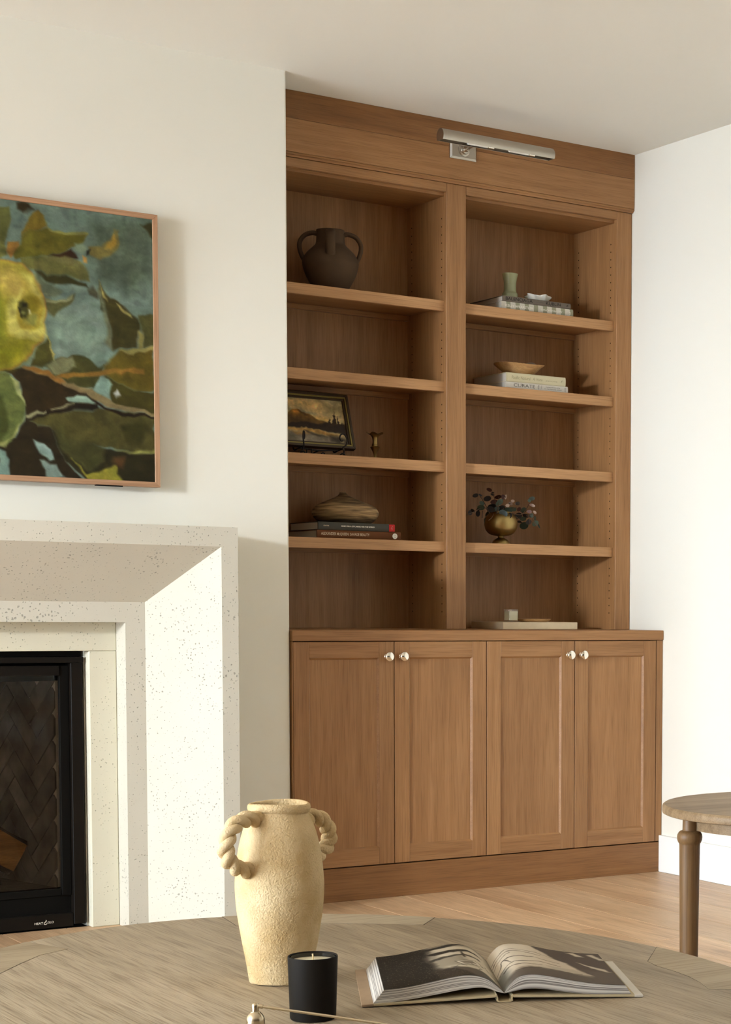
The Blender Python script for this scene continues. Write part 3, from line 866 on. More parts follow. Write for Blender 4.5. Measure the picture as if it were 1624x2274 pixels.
for z in SHZ:
    for x0, x1 in ((2.6395, 3.2875), (3.358, 4.0105)):
        sh = boxp('shelf', x0, x1, 6.0205, YB - 0.001, z - 0.024, z, ch, bc, bev=0.0008)
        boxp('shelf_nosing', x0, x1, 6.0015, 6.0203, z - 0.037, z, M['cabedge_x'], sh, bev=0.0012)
        boxp('shelf_cleat', x0, x1, YB - 0.014, YB - 0.0005, z - 0.0435, z - 0.0243, ch, bc, bev=0.0006)
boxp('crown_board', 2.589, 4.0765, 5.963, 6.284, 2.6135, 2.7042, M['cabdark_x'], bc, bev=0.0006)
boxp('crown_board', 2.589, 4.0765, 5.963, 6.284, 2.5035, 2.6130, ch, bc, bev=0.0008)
bm = B()
prof = [(5.9655, 2.5030), (5.9640, 2.5000), (5.9640, 2.4965), (5.9670, 2.4945), (5.9695, 2.4935), (5.9725, 2.4890), (5.9800, 2.4890), (5.9800, 2.5030)]
a = [bm.verts.new((2.589, y, z)) for y, z in prof]; b = [bm.verts.new((4.0765, y, z)) for y, z in prof]
for i in range(len(prof)): bm.faces.new((a[i], a[(i+1) % len(prof)], b[(i+1) % len(prof)], b[i]))
bm.faces.new(a); bm.faces.new(b[::-1])
part('crown_bead', bm, M['cab_x'], bc)
bm = B()                                                     # shelf pin holes
for xs, sgn in ((3.2884, -1), (4.0114, -1)):
    for yy in (6.025, 6.250):
        for k in range(50):
            z = 0.975 + k * 0.0285
            if any(s - 0.062 < z < s + 0.006 for s in SHZ) or z > 2.40: continue
            c = [bm.verts.new((xs + sgn*0.0002, yy + 0.0026*math.cos(t), z + 0.0026*math.sin(t))) for t in [2*math.pi*q/8 for q in range(8)]]
            d = [bm.verts.new((xs + 0.00005*-sgn, v.co.y, v.co.z)) for v in c]
            bm.faces.new(c)
            for q in range(8): bm.faces.new((c[q], c[(q+1) % 8], d[(q+1) % 8], d[q]))
part('pin_holes', bm, M['gap'], bc, kind='stuff')

# ---- base cabinets
counter = boxp('countertop', 2.589, 4.0765, 5.752, 6.318, 0.8765, 0.9123, M['cab_x'], None, bev=0.0012)
tag(counter, 'long brown oak worktop under the bookcase', 'countertop')
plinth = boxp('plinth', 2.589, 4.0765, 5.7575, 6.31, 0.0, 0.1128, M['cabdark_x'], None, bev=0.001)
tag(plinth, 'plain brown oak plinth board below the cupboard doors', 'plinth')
DX = [2.5895, 2.9597, 3.3190, 3.6855, 4.0475]

def door(name, x0, x1, z0, z1, parent, knob_x, knob_z):
    y0, y1 = 5.757, 5.777
    sw, bvl = 0.0555, 0.0055
    ix0, ix1, iz0, iz1 = x0 + sw, x1 - sw, z0 + sw + 0.001, z1 - sw + 0.001
    d = boxp(name, ix0 - 0.004, ix1 + 0.004, y0 + 0.0075, y1, iz0 - 0.004, iz1 + 0.004, M['cab_z'], parent)
    for a, b in ((x0, ix0), (ix1, x1)):
        boxp('door_stile', a, b, y0, y1, z0, z1, M['cab_z'], d, bev=0.0008)
    for a, b in ((z0, iz0), (iz1, z1)):
        boxp('door_rail', ix0 + 0.0002, ix1 - 0.0002, y0, y1, a, b, M['cab_x'], d, bev=0.0008)
    bm = B()                                                 # sloped inner moulding
    o = [(ix0, iz0), (ix1, iz0), (ix1, iz1), (ix0, iz1)]
    n = [(ix0 + bvl, iz0 + bvl), (ix1 - bvl, iz0 + bvl), (ix1 - bvl, iz1 - bvl), (ix0 + bvl, iz1 - bvl)]
    ov = [bm.verts.new((x, y0 + 0.0008, z)) for x, z in o]; nv = [bm.verts.new((x, y0 + 0.0074, z)) for x, z in n]
    obv = [bm.verts.new((x, y0 + 0.0074, z)) for x, z in o]
    for i in range(4):
        bm.faces.new((ov[i], ov[(i+1) % 4], nv[(i+1) % 4], nv[i]))
        bm.faces.new((nv[i], nv[(i+1) % 4], obv[(i+1) % 4], obv[i]))
    part('door_moulding', bm, M['cab_x'], d)
    kb = B()
    prof = [(0.0001, 0.0), (0.0088, 0.0), (0.0092, 0.0018), (0.0075, 0.0038), (0.0046, 0.0052), (0.0040, 0.0090), (0.0050, 0.0130), (0.0088, 0.0160), (0.0142, 0.0185),
            (0.0168, 0.0215), (0.0170, 0.0245), (0.0150, 0.0275), (0.0110, 0.0300), (0.0060, 0.0315), (0.0001, 0.0320)]
    lathe(kb, prof, 0, 0, 0, 24, cap0=False)
    bmesh.ops.rotate(kb, verts=kb.verts, cent=(0, 0, 0), matrix=Matrix.Rotation(math.radians(90), 3, 'X'))
    bmesh.ops.translate(kb, verts=kb.verts, vec=(knob_x, y0, knob_z))
    part('knob', kb, M['nickel'], d, smooth=50, label='polished nickel knob')
    return d

for side, (a, c) in enumerate(((0, 2), (2, 4))):
    lab = ('left low oak cupboard with two panelled doors beside the fireplace', 'right low oak cupboard with two panelled doors by the white wall')[side]
    t = thing('base_cabinet', lab, 'cabinet', ((DX[a] + DX[c]) / 2, 6.04, 0.0), 'low cupboards under the worktop')
    x0 = 2.5892 if side == 0 else 3.3190
    x1 = 3.3186 if side == 0 else 4.0765
    boxp('carcass', x0 + 0.004, x1 - 0.004, 5.80, 6.31, 0.1129, 0.876, M['gap'], t)
    if side == 0: boxp('end_panel', 2.5892, 2.5925, 5.7575, 5.80, 0.114, 0.8755, cv, t)
    else: boxp('end_panel', 4.0490, 4.0765, 5.7575, 5.80, 0.1165, 0.8755, cv, t, bev=0.0006)
    zd0, zd1 = 0.1168, 0.8737
    m = DX[a + 1]
    ga = 0.0042 if side == 0 else 0.0015
    door('door', DX[a] + ga, m - 0.0015, zd0, zd1, t, m - 0.0285, 0.8235)
    door('door', m + 0.0015, DX[c] - 0.0015, zd0, zd1, t, m + 0.0270, 0.8235)

# ---- picture light on the crown
pl_t = thing('picture_light', 'brushed nickel picture light mounted on the bookcase crown', 'lamp', (3.339, 5.9625, 2.574))
bm = B()
box(bm, 3.286, 3.392, 5.9535, 5.963, 2.574, 2.638, 0.0)
fr = [f for f in bm.faces if abs(f.normal.y) > 0.9 or True]
bmesh.ops.bevel(bm, geom=[e for e in bm.edges if all(v.co.y < 5.955 for v in e.verts)], offset=0.006, segments=1, affect='EDGES')
part('back_plate', bm, M['brushed'], pl_t)
def ylathe(prof, x, y, z, seg=28):
    kb = B(); lathe(kb, prof, 0, 0, 0, seg, cap0=True, cap1=True)
    bmesh.ops.rotate(kb, verts=kb.verts, cent=(0, 0, 0), matrix=Matrix.Rotation(math.radians(90), 3, 'X'))
    bmesh.ops.translate(kb, verts=kb.verts, vec=(x, y, z)); return kb
part('rosette', ylathe([(0.022, 0), (0.022, 0.003), (0.019, 0.005), (0.016, 0.006), (0.014, 0.011), (0.010, 0.013), (0.008, 0.020), (0.006, 0.024)], 3.339, 5.9535, 2.606), M['brushed'], pl_t, smooth=40)
bm = B(); sweep(bm, spline([(3.339, 5.935, 2.606), (3.339, 5.85, 2.612), (3.339, 5.78, 2.612), (3.339, 5.735, 2.602)], 6), 0.0048, seg=10)
part('arm', bm, M['brushed'], pl_t, smooth=60)
LXa, LXb, LY, LZ, LR = 3.119, 3.556, 5.722, 2.578, 0.0245
bm = B()
angs = [math.radians(a) for a in range(-35, 216, 8)]
def shade_ring(x, r): return [(x, LY - r*math.cos(a), LZ + r*math.sin(a)) for a in angs]
ro = [[bm.verts.new(p) for p in shade_ring(x, LR)] for x in (LXa, LXb)]
ri = [[bm.verts.new(p) for p in shade_ring(x, LR - 0.0014)] for x in (LXa, LXb)]
n = len(angs)
for i in range(n - 1):
    bm.faces.new((ro[0][i], ro[0][i+1], ro[1][i+1], ro[1][i])); bm.faces.new((ri[0][i], ri[1][i], ri[1][i+1], ri[0][i+1]))
for i in (0, n - 1): bm.faces.new((ro[0][i], ro[1][i], ri[1][i], ri[0][i]))
shade = part('shade', bm, M['brushed'], pl_t, smooth=40)
for x0, x1 in ((LXa - 0.0015, LXa), (LXb, LXb + 0.0015)):
    bm = B()
    a = [bm.verts.new(p) for p in shade_ring(x0, LR)]; b = [bm.verts.new(p) for p in shade_ring(x1, LR)]
    bm.faces.new(a); bm.faces.new(b[::-1])
    for i in range(n): bm.faces.new((a[i], a[(i+1) % n], b[(i+1) % n], b[i]))
    part('end_cap', bm, M['brushed'], shade)
for xc in (3.262, 3.425):
    bm = B()
    bmesh.ops.create_cone(bm, cap_ends=True, segments=16, radius1=0.0095, radius2=0.0095, depth=0.075, matrix=Matrix.Translation((xc, LY, LZ - 0.004)) @ Matrix.Rotation(math.radians(90), 4, 'Y'))
    part('bulb', bm, M['bulb'], shade, smooth=50)
    bm = B()
    bmesh.ops.create_cone(bm, cap_ends=True, segments=16, radius1=0.011, radius2=0.011, depth=0.022, matrix=Matrix.Translation((xc + 0.05, LY, LZ - 0.004)) @ Matrix.Rotation(math.radians(90), 4, 'Y'))
    part('socket', bm, M['nickel'], shade, smooth=50)

# ================================================================ THINGS ON THE SHELVES
def book(name, label, x0, x1, y0, y1, z0, z1, cover, group, spine=None):
    t = thing(name, label, 'book', ((x0+x1)/2, (y0+y1)/2, z0), group)
    th = 0.0022
    bm = B()
    box(bm, x0, x1, y0 + 0.004, y1, z0, z0 + th, 0.0005)
    box(bm, x0, x1, y0 + 0.004, y1, z1 - th, z1, 0.0005)
    part('cover', bm, cover, t)
    bm = B()
    zc, hh, prof = (z0+z1)/2, (z1-z0)/2, []
    for k in range(9):
        a = -math.pi/2 + math.pi*k/8
        prof.append((y0 + 0.004 - 0.0035*math.cos(a), zc + hh*math.sin(a) if k not in (0, 8) else zc + hh*math.sin(a)))
    A = [bm.verts.new((x0, y, z)) for y, z in prof] + [bm.verts.new((x0, y0 + 0.0065, z1)), bm.verts.new((x0, y0 + 0.0065, z0))]
    C = [bm.verts.new((x1, v.co.y, v.co.z)) for v in A]
    bm.faces.new(A[::-1]); bm.faces.new(C)
    for k in range(len(A)): bm.faces.new((A[k], A[(k+1) % len(A)], C[(k+1) % len(A)], C[k]))
    sp = part('spine', bm, spine or cover, t, smooth=40)
    boxp('page_block', x0 + 0.003, x1 - 0.003, y0 + 0.0068, y1 - 0.004, z0 + th + 0.0001, z1 - th - 0.0001, M['page'], t)
    return t, sp

def ink(name, c): return plain(name, srgb(*c), 0.7, spec=0.2)
def fr(x0, x1, a, b): return x0 + (x1-x0)*a, x0 + (x1-x0)*b

G1 = 'books lying on the upper right shelf'
x0, x1, z0, z1 = 3.537, 3.847, 2.0812, 2.1115
def checks():
    m, nt, N, L, p = newmat('green_white_check')
    tc = N.new('ShaderNodeTexCoord'); s = N.new('ShaderNodeSeparateXYZ'); L.new(tc.outputs['Object'], s.inputs['Vector'])
    a = N.new('ShaderNodeMath'); a.operation = 'MULTIPLY_ADD'; a.inputs[1].default_value = 1/0.0392; a.inputs[2].default_value = 4.42
    f = N.new('ShaderNodeMath'); f.operation = 'FRACT'; g = N.new('ShaderNodeMath'); g.operation = 'GREATER_THAN'; g.inputs[1].default_value = 0.46
    L.new(s.outputs['X'], a.inputs[0]); L.new(a.outputs[0], f.inputs[0]); L.new(f.outputs[0], g.inputs[0])
    mx = N.new('ShaderNodeMix'); mx.data_type = 'RGBA'; mx.inputs[6].default_value = srgb(150, 146, 118); mx.inputs[7].default_value = srgb(206, 198, 182)
    n = N.new('ShaderNodeTexNoise'); n.inputs['Scale'].default_value = 160; L.new(tc.outputs['Object'], n.inputs['Vector'])
    hs = N.new('ShaderNodeHueSaturation'); mr = N.new('ShaderNodeMapRange'); mr.inputs['To Min'].default_value = 0.85; mr.inputs['To Max'].default_value = 1.15
    L.new(n.outputs['Fac'], mr.inputs['Value']); L.new(mr.outputs['Result'], hs.inputs['Value'])
    L.new(g.outputs[0], mx.inputs[0]); L.new(mx.outputs[2], hs.inputs['Color']); L.new(hs.outputs['Color'], p.inputs['Base Color'])
    p.inputs['Roughness'].default_value = 0.7
    return m
t, sp = book('book', 'green and white checked book at the bottom of the upper right pile', x0, x1, 6.03, 6.27, z0, z1, checks(), G1)
w = ink('white_ink', (240, 234, 218))
yy = 6.0303
text('title', 'KELLY WEARSTLER', *fr(x0, x1, .055, .435), z0 + 0.0115, 0.0085, yy, w, sp, bold=0.012)
text('title', 'SYNCHRONICITY', *fr(x0, x1, .55, .845), z0 + 0.0115, 0.0072, yy, w, sp)
text('emblem', '2', *fr(x0, x1, .945, .965), z0 + 0.009, 0.010, yy, w, sp)
bx0, bx1, bz0, bz1 = 3.5435, 3.836, 2.1117, 2.1318
t, sp = book('book', 'grey book with black capital lettering under the green vase', bx0, bx1, 6.03, 6.275, bz0, bz1, ink('grey_jacket', (112, 101, 90)), G1)
kk = ink('black_ink', (42, 38, 34))
text('title', 'BALENCIAGA', *fr(bx0, bx1, .039, .43), bz0 + 0.0055, 0.0105, yy, kk, sp, bold=0.012)
text('title', 'KUBLIN', *fr(bx0, bx1, .63, .848), bz0 + 0.0055, 0.0105, yy, kk, sp, bold=0.012)
boxp('title_dash', *fr(bx0, bx1, .475, .59), yy - 0.0001, yy + 0.0005, bz0 + 0.0098, bz0 + 0.0104, ink('dim_ink', (82, 74, 66)), sp)
bm = B()
sweep(bm, [(bx0 + .947*(bx1-bx0) + 0.0028*math.cos(q), yy, bz0 + 0.010 + 0.0038*math.sin(q)) for q in [2*math.pi*k/14 for k in range(15)]], 0.0006, 0.0002, wdir=(0, 1, 0), seg=5)
sweep(bm, [(bx0 + .939*(bx1-bx0), yy, bz0 + 0.0055), (bx0 + .955*(bx1-bx0), yy, bz0 + 0.0145)], 0.0005, 0.0002, seg=5)
part('emblem', bm, kk, sp)

G2 = 'books lying on the second right shelf'
x0, x1, z0, z1 = 3.558, 3.825, 1.7967, 1.8222
t, sp = book('book', 'pale grey book with thin dark capitals at the bottom of its pile', x0, x1, 6.03, 6.285 - 0.01, z0, z1, ink('pale_grey_jacket', (206, 198, 184)), G2)
ik = ink('grey_ink', (92, 86, 78))
text('title', 'CURATE', *fr(x0, x1, .118, .462), z0 + 0.0085, 0.0120, yy, ik, sp)
text('title', 'INSPIRATION FOR', *fr(x0, x1, .635, .87), z0 + 0.0150, 0.0036, yy, ik, sp)
text('title', 'AN INDIVIDUAL HOME', *fr(x0, x1, .605, .895), z0 + 0.0085, 0.0036, yy, ik, sp)
for k, f in enumerate((.505, .518, .524, .556, .568, .945, .962)):
    xx = x0 + f*(x1-x0)
    boxp('spine_line', xx, xx + 0.0006, yy - 0.0001, yy + 0.0005, z0 + 0.006 + (0.003 if k in (0, 4) else 0), z1 - 0.004 - (0.004 if k in (0, 3) else 0), ik, sp)
bx0, bx1, bz0, bz1 = 3.5595, 3.815, 1.8224, 1.8555
t, sp = book('book', 'cream book with faint grey lettering under the wooden bowl', bx0, bx1, 6.03, 6.28, bz0, bz1, ink('cream_jacket', (204, 194, 160)), G2)
fk = ink('faint_ink', (150, 140, 112))
text('title', 'Pacific Natural', *fr(bx0, bx1, .085, .395), bz0 + 0.0105, 0.0120, yy, fk, sp)
text('title', 'At Home', *fr(bx0, bx1, .435, .60), bz0 + 0.0105, 0.0120, yy, fk, sp, shear=0.3)
text('title', 'JENNI KAYNE', *fr(bx0, bx1, .655, .855), bz0 + 0.0120, 0.0042, yy, fk, sp)
bm = B()
for a, b in (((.915, .35), (.930, .62)), ((.922, .40), (.945, .70)), ((.918, .36), (.950, .38)), ((.928, .52), (.948, .55))):
    sweep(bm, [(bx0 + a[0]*(bx1-bx0), yy, bz0 + a[1]*(bz1-bz0)), (bx0 + b[0]*(bx1-bx0), yy, bz0 + b[1]*(bz1-bz0))], 0.0005, 0.0002, seg=5)
part('emblem', bm, fk, sp)

G3 = 'books lying on the lower left shelf'
x0, x1, z0, z1 = 2.808, 3.128, 1.2267, 1.2548
t, sp = book('book', 'reddish brown book with white serif lettering at the bottom of its pile', x0, x1, 6.03, 6.275, z0, z1, ink('brown_jacket', (104, 62, 34)), G3)
wk = ink('ivory_ink', (226, 206, 176))
text('title', 'ALEXANDER McQUEEN: SAVAGE BEAUTY', *fr(x0, x1, .045, .617), z0 + 0.0108, 0.0094, yy, wk, sp, bold=0.006)
kb = B()
for (r, yo, m, nm) in ((0.0098, 0.0006, w, 'round_label'),):
    kb = B(); bmesh.ops.create_circle(kb, cap_ends=True, segments=28, radius=r, matrix=Matrix.Translation((x0 + .925*(x1-x0), yy - 0.0002, (z0+z1)/2)) @ Matrix.Rotation(math.radians(90), 4, 'X'))
    lab = part(nm, kb, m, sp)
text('label_mark', 'M', x0 + .925*(x1-x0) - 0.0042, x0 + .925*(x1-x0) + 0.0042, (z0+z1)/2 + 0.0012, 0.0042, yy - 0.0004, ink('label_ink', (150, 146, 138)), sp)
text('label_mark', 'M', x0 + .925*(x1-x0) - 0.0042, x0 + .925*(x1-x0) + 0.0042, (z0+z1)/2 - 0.0056, 0.0042, yy - 0.0004, bpy.data.materials['label_ink'], sp)
bx0, bx1, bz0, bz1 = 2.812, 3.103, 1.2550, 1.2828
t, sp = book('book', 'dark grey book with a red square on its spine under the bottle vase', bx0, bx1, 6.03, 6.265, bz0, bz1, ink('charcoal_jacket', (70, 68, 62)), G3)
text('author', 'BOOTHE', *fr(bx0, bx1, .068, .138), bz0 + 0.0125, 0.0040, yy, wk, sp, bold=0.015)
text('title', 'MUSIC FOR A CITY, MUSIC FOR THE WORLD', *fr(bx0, bx1, .295, .732), bz0 + 0.0125, 0.0042, yy, w, sp, bold=0.035)
boxp('red_square', bx0 + .926*(bx1-bx0), bx1 + 0.0002, yy - 0.0004, yy + 0.004, bz0 + 0.0016, bz1 - 0.0016, ink('red_ink', (184, 44, 42)), sp)
bm = B()
sx = bx0 + .963*(bx1-bx0)
sweep(bm, [(sx + a, yy - 0.0006, bz0 + b) for a, b in spline([(0.003, 0.021), (-0.001, 0.016), (0.002, 0.014), (-0.0035, 0.0135), (0.001, 0.011), (-0.002, 0.0075), (0.003, 0.008)], 5)], 0.0006, 0.0002, wdir=(0, 1, 0), seg=5)
part('script_mark', bm, w, sp)

# ---- three-handled jar
jx, jy, jz = 2.908, 6.125, 2.0812
am = thing('clay_jar', 'dark brown clay jar with loop handles on the top left shelf', 'jar', (jx, jy, jz))
prof = spline([(0.040, 0.0), (0.052, 0.004), (0.066, 0.022), (0.086, 0.060), (0.0955, 0.092), (0.0945, 0.112), (0.082, 0.134), (0.064, 0.152), (0.054, 0.162), (0.0495, 0.172), (0.0480, 0.200), (0.0485, 0.2135), (0.0455, 0.2160), (0.0415, 0.2130), (0.0405, 0.180), (0.070, 0.120), (0.060, 0.03)], 4)
def wob(r, z, a, j): return r * (1 + 0.012*math.sin(2*a + 1) + 0.006*math.sin(5*a)), z * (1 + 0.008*math.sin(a + 0.6))
part('body', lathe(B(), prof, jx, jy, jz, 56, rmod=wob), M['clay_dark'], am, smooth=50)
RC, FC = Vector((0.788, -0.616, 0)), Vector((0.615, 0.788, 0))
JR, JF = Vector((0.90, -0.43, 0)), Vector((0.43, 0.90, 0))
for d, sc in ((-JR, 1.0), (JR, 0.98), (-JF, 0.92), (JF, 0.95)):
    p = Vector((jx, jy, jz))
    pts = spline([(0.043, 0.200), (0.062, 0.2035), (0.088, 0.194), (0.104, 0.172), (0.1055, 0.148), (0.098, 0.124), (0.089, 0.108)], 5)
    path = [p + d * (a * (sc if a > 0.06 else 1)) + Vector((0, 0, b)) for a, b in pts]
    wd = d.cross(Vector((0, 0, 1)))
    part('handle', sweep(B(), path, 0.0165, 0.0078, wdir=wd, seg=12), M['clay_dark'], am, smooth=60)

# ---- small green vase and ruffled dish on the top right books
gx, gy, gz = 3.626, 6.12, 2.1320
gv = thing('green_vase', 'small pale green stone vase standing on the grey book', 'vase', (gx, gy, gz))
prof = spline([(0.0255, 0.0), (0.0282, 0.004), (0.0288, 0.016), (0.0285, 0.024), (0.0245, 0.030), (0.0232, 0.036), (0.0226, 0.055), (0.0245, 0.075), (0.0285, 0.092), (0.0293, 0.0965), (0.0270, 0.0965), (0.0225, 0.075), (0.0200, 0.05), (0.020, 0.01)], 4)
part('body', lathe(B(), prof, gx, gy, gz, 40), M['jade'], gv, smooth=50)
sx, sy, sz = 3.745, 6.115, 2.1320
sd = thing('ruffled_dish', 'small white ruffled shell dish on the grey book', 'dish', (sx, sy, sz))
prof = spline([(0.020, 0.0), (0.027, 0.002), (0.036, 0.010), (0.046, 0.022), (0.0475, 0.0265), (0.044, 0.0235), (0.033, 0.011), (0.018, 0.004), (0.001, 0.0035)], 3)
def ruff(r, z, a, j):
    k = max(0.0, min(1.0, (z - 0.004) / 0.02))
    return r * (1 + 0.10*k*math.sin(9*a + 3.0*z/0.026)), z * (1 + 0.13*k*math.sin(4*a + 0.8) - 0.10*k*math.cos(a))
part('bowl', lathe(B(), prof, sx, sy, sz, 72, rmod=ruff), M['porcelain'], sd, smooth=60)

# ---- wooden bowl with a stone
wx, wy, wz = 3.672, 6.13, 1.8557
wb = thing('wooden_bowl', 'shallow boat shaped wooden bowl on the cream book', 'bowl', (wx, wy, wz))
prof = spline([(0.036, 0.0), (0.046, 0.003), (0.064, 0.017), (0.080, 0.031), (0.092, 0.0405), (0.0935, 0.0425), (0.0900, 0.0415), (0.074, 0.030), (0.050, 0.012), (0.025, 0.007), (0.001, 0.006)], 4)
def boat(r, z, a, j): 
    k = max(0.0, z - 0.004) / 0.038
    return r * (1 + 0.03*k*math.cos(2*a)), z * (1 + 0.10*k*math.cos(2*a) )
part('bowl', lathe(B(), prof, wx, wy, wz, 56, rmod=boat), M['pale_wood'], wb, smooth=60)
st = B(); bmesh.ops.create_icosphere(st, subdivisions=3, radius=1.0)
for v in st.verts: v.co = Vector((v.co.x*0.031, v.co.y*0.026, v.co.z*0.020*(1 + 0.1*v.co.x))) + Vector((3.729, 6.143, 1.8557 + 0.0395))
so = part('pebble', st, M['stone_grey'], None, smooth=60)
tag(so, 'smooth grey pebble lying in the wooden bowl', 'stone')

ART_LAKE=[((150,140,112),25,[-224,198,-107,203,-16,189,-20,165,-129,171,-228,175]),
((196,166,112),40,[-221,175,-144,178,-80,160,-116,147,-182,152,-220,164]),
((126,118,86),30,[-88,166,-20,165,-24,137,-67,137,-84,154]),
((120,120,100),25,[-228,141,-184,135,-136,125,-170,121,-202,127]),
((205,172,105),18,[-144,115,-120,120,-79,113,-81,99,-109,104]),
((112,82,42),3,[-235,124,-224,135,-212,141,-195,141,-180,130,-161,123,-138,115,-109,105,-82,97,-84,86,-243,74]),
((176,118,54),14,[-214,137,-203,140,-194,134,-198,122,-207,120,-214,126]),
((74,56,34),22,[-238,111,-205,112,-169,106,-123,99,-90,95,-92,85,-243,74]),
((70,52,32),8,[-194,137,-180,128,-162,116,-174,116]),
((40,31,24),4,[-241,87,-191,94,-141,91,-90,97,-23,95,-13,50,-62,62,-129,66,-177,75,-243,74]),
((44,32,22),1,[-78,118,-77,111,-75,111,-78,106,-75,103,-77,100,-74,95,-87,94,-83,100,-85,102,-81,106,-82,110,-80,111]),
((44,32,22),1,[-57,145,-58,130,-54,129,-59,119,-56,112,-59,107,-56,94,-73,93,-67,106,-69,111,-63,119,-64,128,-61,129]),
((44,32,22),1,[-46,127,-47,116,-44,115,-48,108,-45,103,-48,99,-45,90,-58,89,-54,99,-55,102,-51,108,-52,115,-49,116]),
((44,32,22),1,[-67,115,-67,108,-65,108,-67,104,-65,100,-67,98,-65,92,-76,91,-72,97,-74,100,-70,103,-71,108,-69,108]),
((44,32,22),1,[-36,103,-35,100,-33,100,-35,98,-33,96,-35,95,-33,92,-42,91,-39,94,-41,95,-38,97,-39,99,-37,100]),
((150,118,66),5,[-243,72,-194,74,-145,69,-96,61,-55,54,-55,50,-114,50,-163,56,-211,66,-245,62]),
((104,96,84),10,[-246,57,-195,64,-160,55,-98,46,-31,44,-18,18,-252,19]),
((150,118,66),10,[-226,60,-196,61,-164,51,-189,50,-217,54]),
((52,46,38),6,[-182,67,-160,57,-115,48,-99,44,-148,48,-172,56]),
((134,128,116),20,[-207,40,-133,35,-102,22,-202,22]),
((50,42,34),14,[-97,51,-24,44,-18,18,-55,19,-84,32]),
((120,108,84),8,[-49,36,-34,34,-36,22,-50,23])]
# ---- lake picture on a wrought iron easel
th = math.radians(19)
br = Vector((3.0, 6.125, 1.5455)); UPV = Vector((0, math.sin(th), math.cos(th))); NV = Vector((0, -math.cos(th), math.sin(th)))
FWID, FHEI, FB = 0.345, 0.206, 0.0215
lp = thing('lake_picture', 'small framed landscape of a mountain and lake leaning on an iron easel', 'picture', (2.83, 6.16, 1.54))
def LP(s, t, n): return br + Vector((s, 0, 0)) + UPV*t + NV*n
def rail2(corners, m, name, d0, d1):
    bm = B()
    a = [bm.verts.new(LP(s, t, d1)) for s, t in corners]; b = [bm.verts.new(LP(s, t, d0)) for s, t in corners]
    bm.faces.new(a); bm.faces.new(b[::-1])
    for i in range(4): bm.faces.new((a[i], a[(i+1) % 4], b[(i+1) % 4], b[i]))
    bmesh.ops.bevel(bm, geom=list(bm.edges), offset=0.0008, segments=1, affect='EDGES')
    return part(name, bm, m, lp)
W_, H_ = FWID, FHEI
def ringq(a, b):
    o = [(-W_+a, a), (-a, a), (-a, H_-a), (-W_+a, H_-a)]; i = [(-W_+b, b), (-b, b), (-b, H_-b), (-W_+b, H_-b)]
    return [[o[k], o[(k+1) % 4], i[(k+1) % 4], i[k]] for k in range(4)]
for q in ringq(0.0, 0.0095): rail2(q, M['frame_dark'], 'frame_rail', -0.018, 0.004)
for q in ringq(0.0095, 0.0145): rail2(q, M['leather'], 'gilt_slip', -0.016, 0.0025)
for q in ringq(0.0145, FB): rail2(q, M['frame_dark'], 'inner_rail', -0.016, -0.002)
rail2([(-W_+0.01, 0.01), (-0.01, 0.01), (-0.01, H_-0.01), (-W_+0.01, H_-0.01)], M['frame_dark'], 'back_board', -0.018, -0.012)
cw, chh = 170, 92
sw_, sh_ = FWID - 2*FB, FHEI - 2*FB
polys = []
for c, f, pts in ART_LAKE:
    o = []
    for q in range(0, len(pts), 2):
        o += [(pts[q]/1000 + FWID - FB)/sw_*(cw-1), (1 - (pts[q+1]/1000 - FB)/sh_)*(chh-1)]
    polys.append((c, f*0.6, o))
li = raster(cw, chh, (168, 150, 112), [((112, 84, 46), 3, [0, 50, 20, 47, 48, 36, 48, 58, 0, 60]), ((40, 31, 24), 3, [0, 56, 48, 54, 48, 66, 0, 66]), ((112, 104, 90), 4, [0, 66, 48, 66, 48, 92, 0, 92])] + polys, 9, brush=0.8) * np.array((1.22, 1.2, 1.12))
printed('picture_print', li, lambda u, v: LP(-FWID + FB - 0.001 + (sw_ + 0.002)*u, FB - 0.001 + (sh_ + 0.002)*(1-v), -0.008), M['print_lake'], lp, label='painted mountain, forest and lake')
ez = thing('iron_easel', 'black wrought iron easel with curled hooks holding the lake picture', 'easel', (2.84, 6.15, 1.5117))
def rod(pts, r=0.0028, name='rod', n=6):
    return part(name, sweep(B(), spline(pts, n), r, seg=8), M['iron'], ez, smooth=60)
for hx in (2.785, 2.935):
    s = 1 if hx > 2.85 else -0.25
    y = 6.085
    rod([(hx + 0.006*s, y + 0.015, 1.5147), (hx + 0.004*s, y + 0.006, 1.535), (hx - 0.004*s, y, 1.5435), (hx + 0.008*s, y - 0.004, 1.556), (hx + 0.0115*s, y - 0.002, 1.575), (hx + 0.002*s, y, 1.592), (hx - 0.010*s, y, 1.590), (hx - 0.015*s, y, 1.578), (hx - 0.009*s, y, 1.5685), (hx - 0.003*s, y, 1.5695)], name='hook')
    rod([(hx + 0.004*s, 6.09, 1.5435), (hx, 6.13, 1.5372), (hx, 6.165, 1.5350), (hx, 6.175, 1.57), (hx, 6.195, 1.65)], name='upright')
    rod([(hx - 0.012, 6.09, 1.5145), (hx - 0.010, 6.085, 1.522), (hx - 0.003, 6.082, 1.5245), (hx + 0.004, 6.086, 1.521), (hx + 0.005, 6.09, 1.5145)], name='foot_scroll')
rod([(2.785, 6.13, 1.5380), (2.82, 6.125, 1.5360), (2.86, 6.122, 1.5330), (2.90, 6.125, 1.5360), (2.935, 6.13, 1.5380)], name='cross_bar')
rod([(2.86, 6.122, 1.5340), (2.86, 6.18, 1.525), (2.86, 6.24, 1.5147)], name='back_leg')
rod([(2.808, 6.11, 1.5360), (2.806, 6.11, 1.5145)], 0.0024, name='short_leg')
rod([(2.826, 6.11, 1.5360), (2.828, 6.11, 1.5145)], 0.0024, name='short_leg')
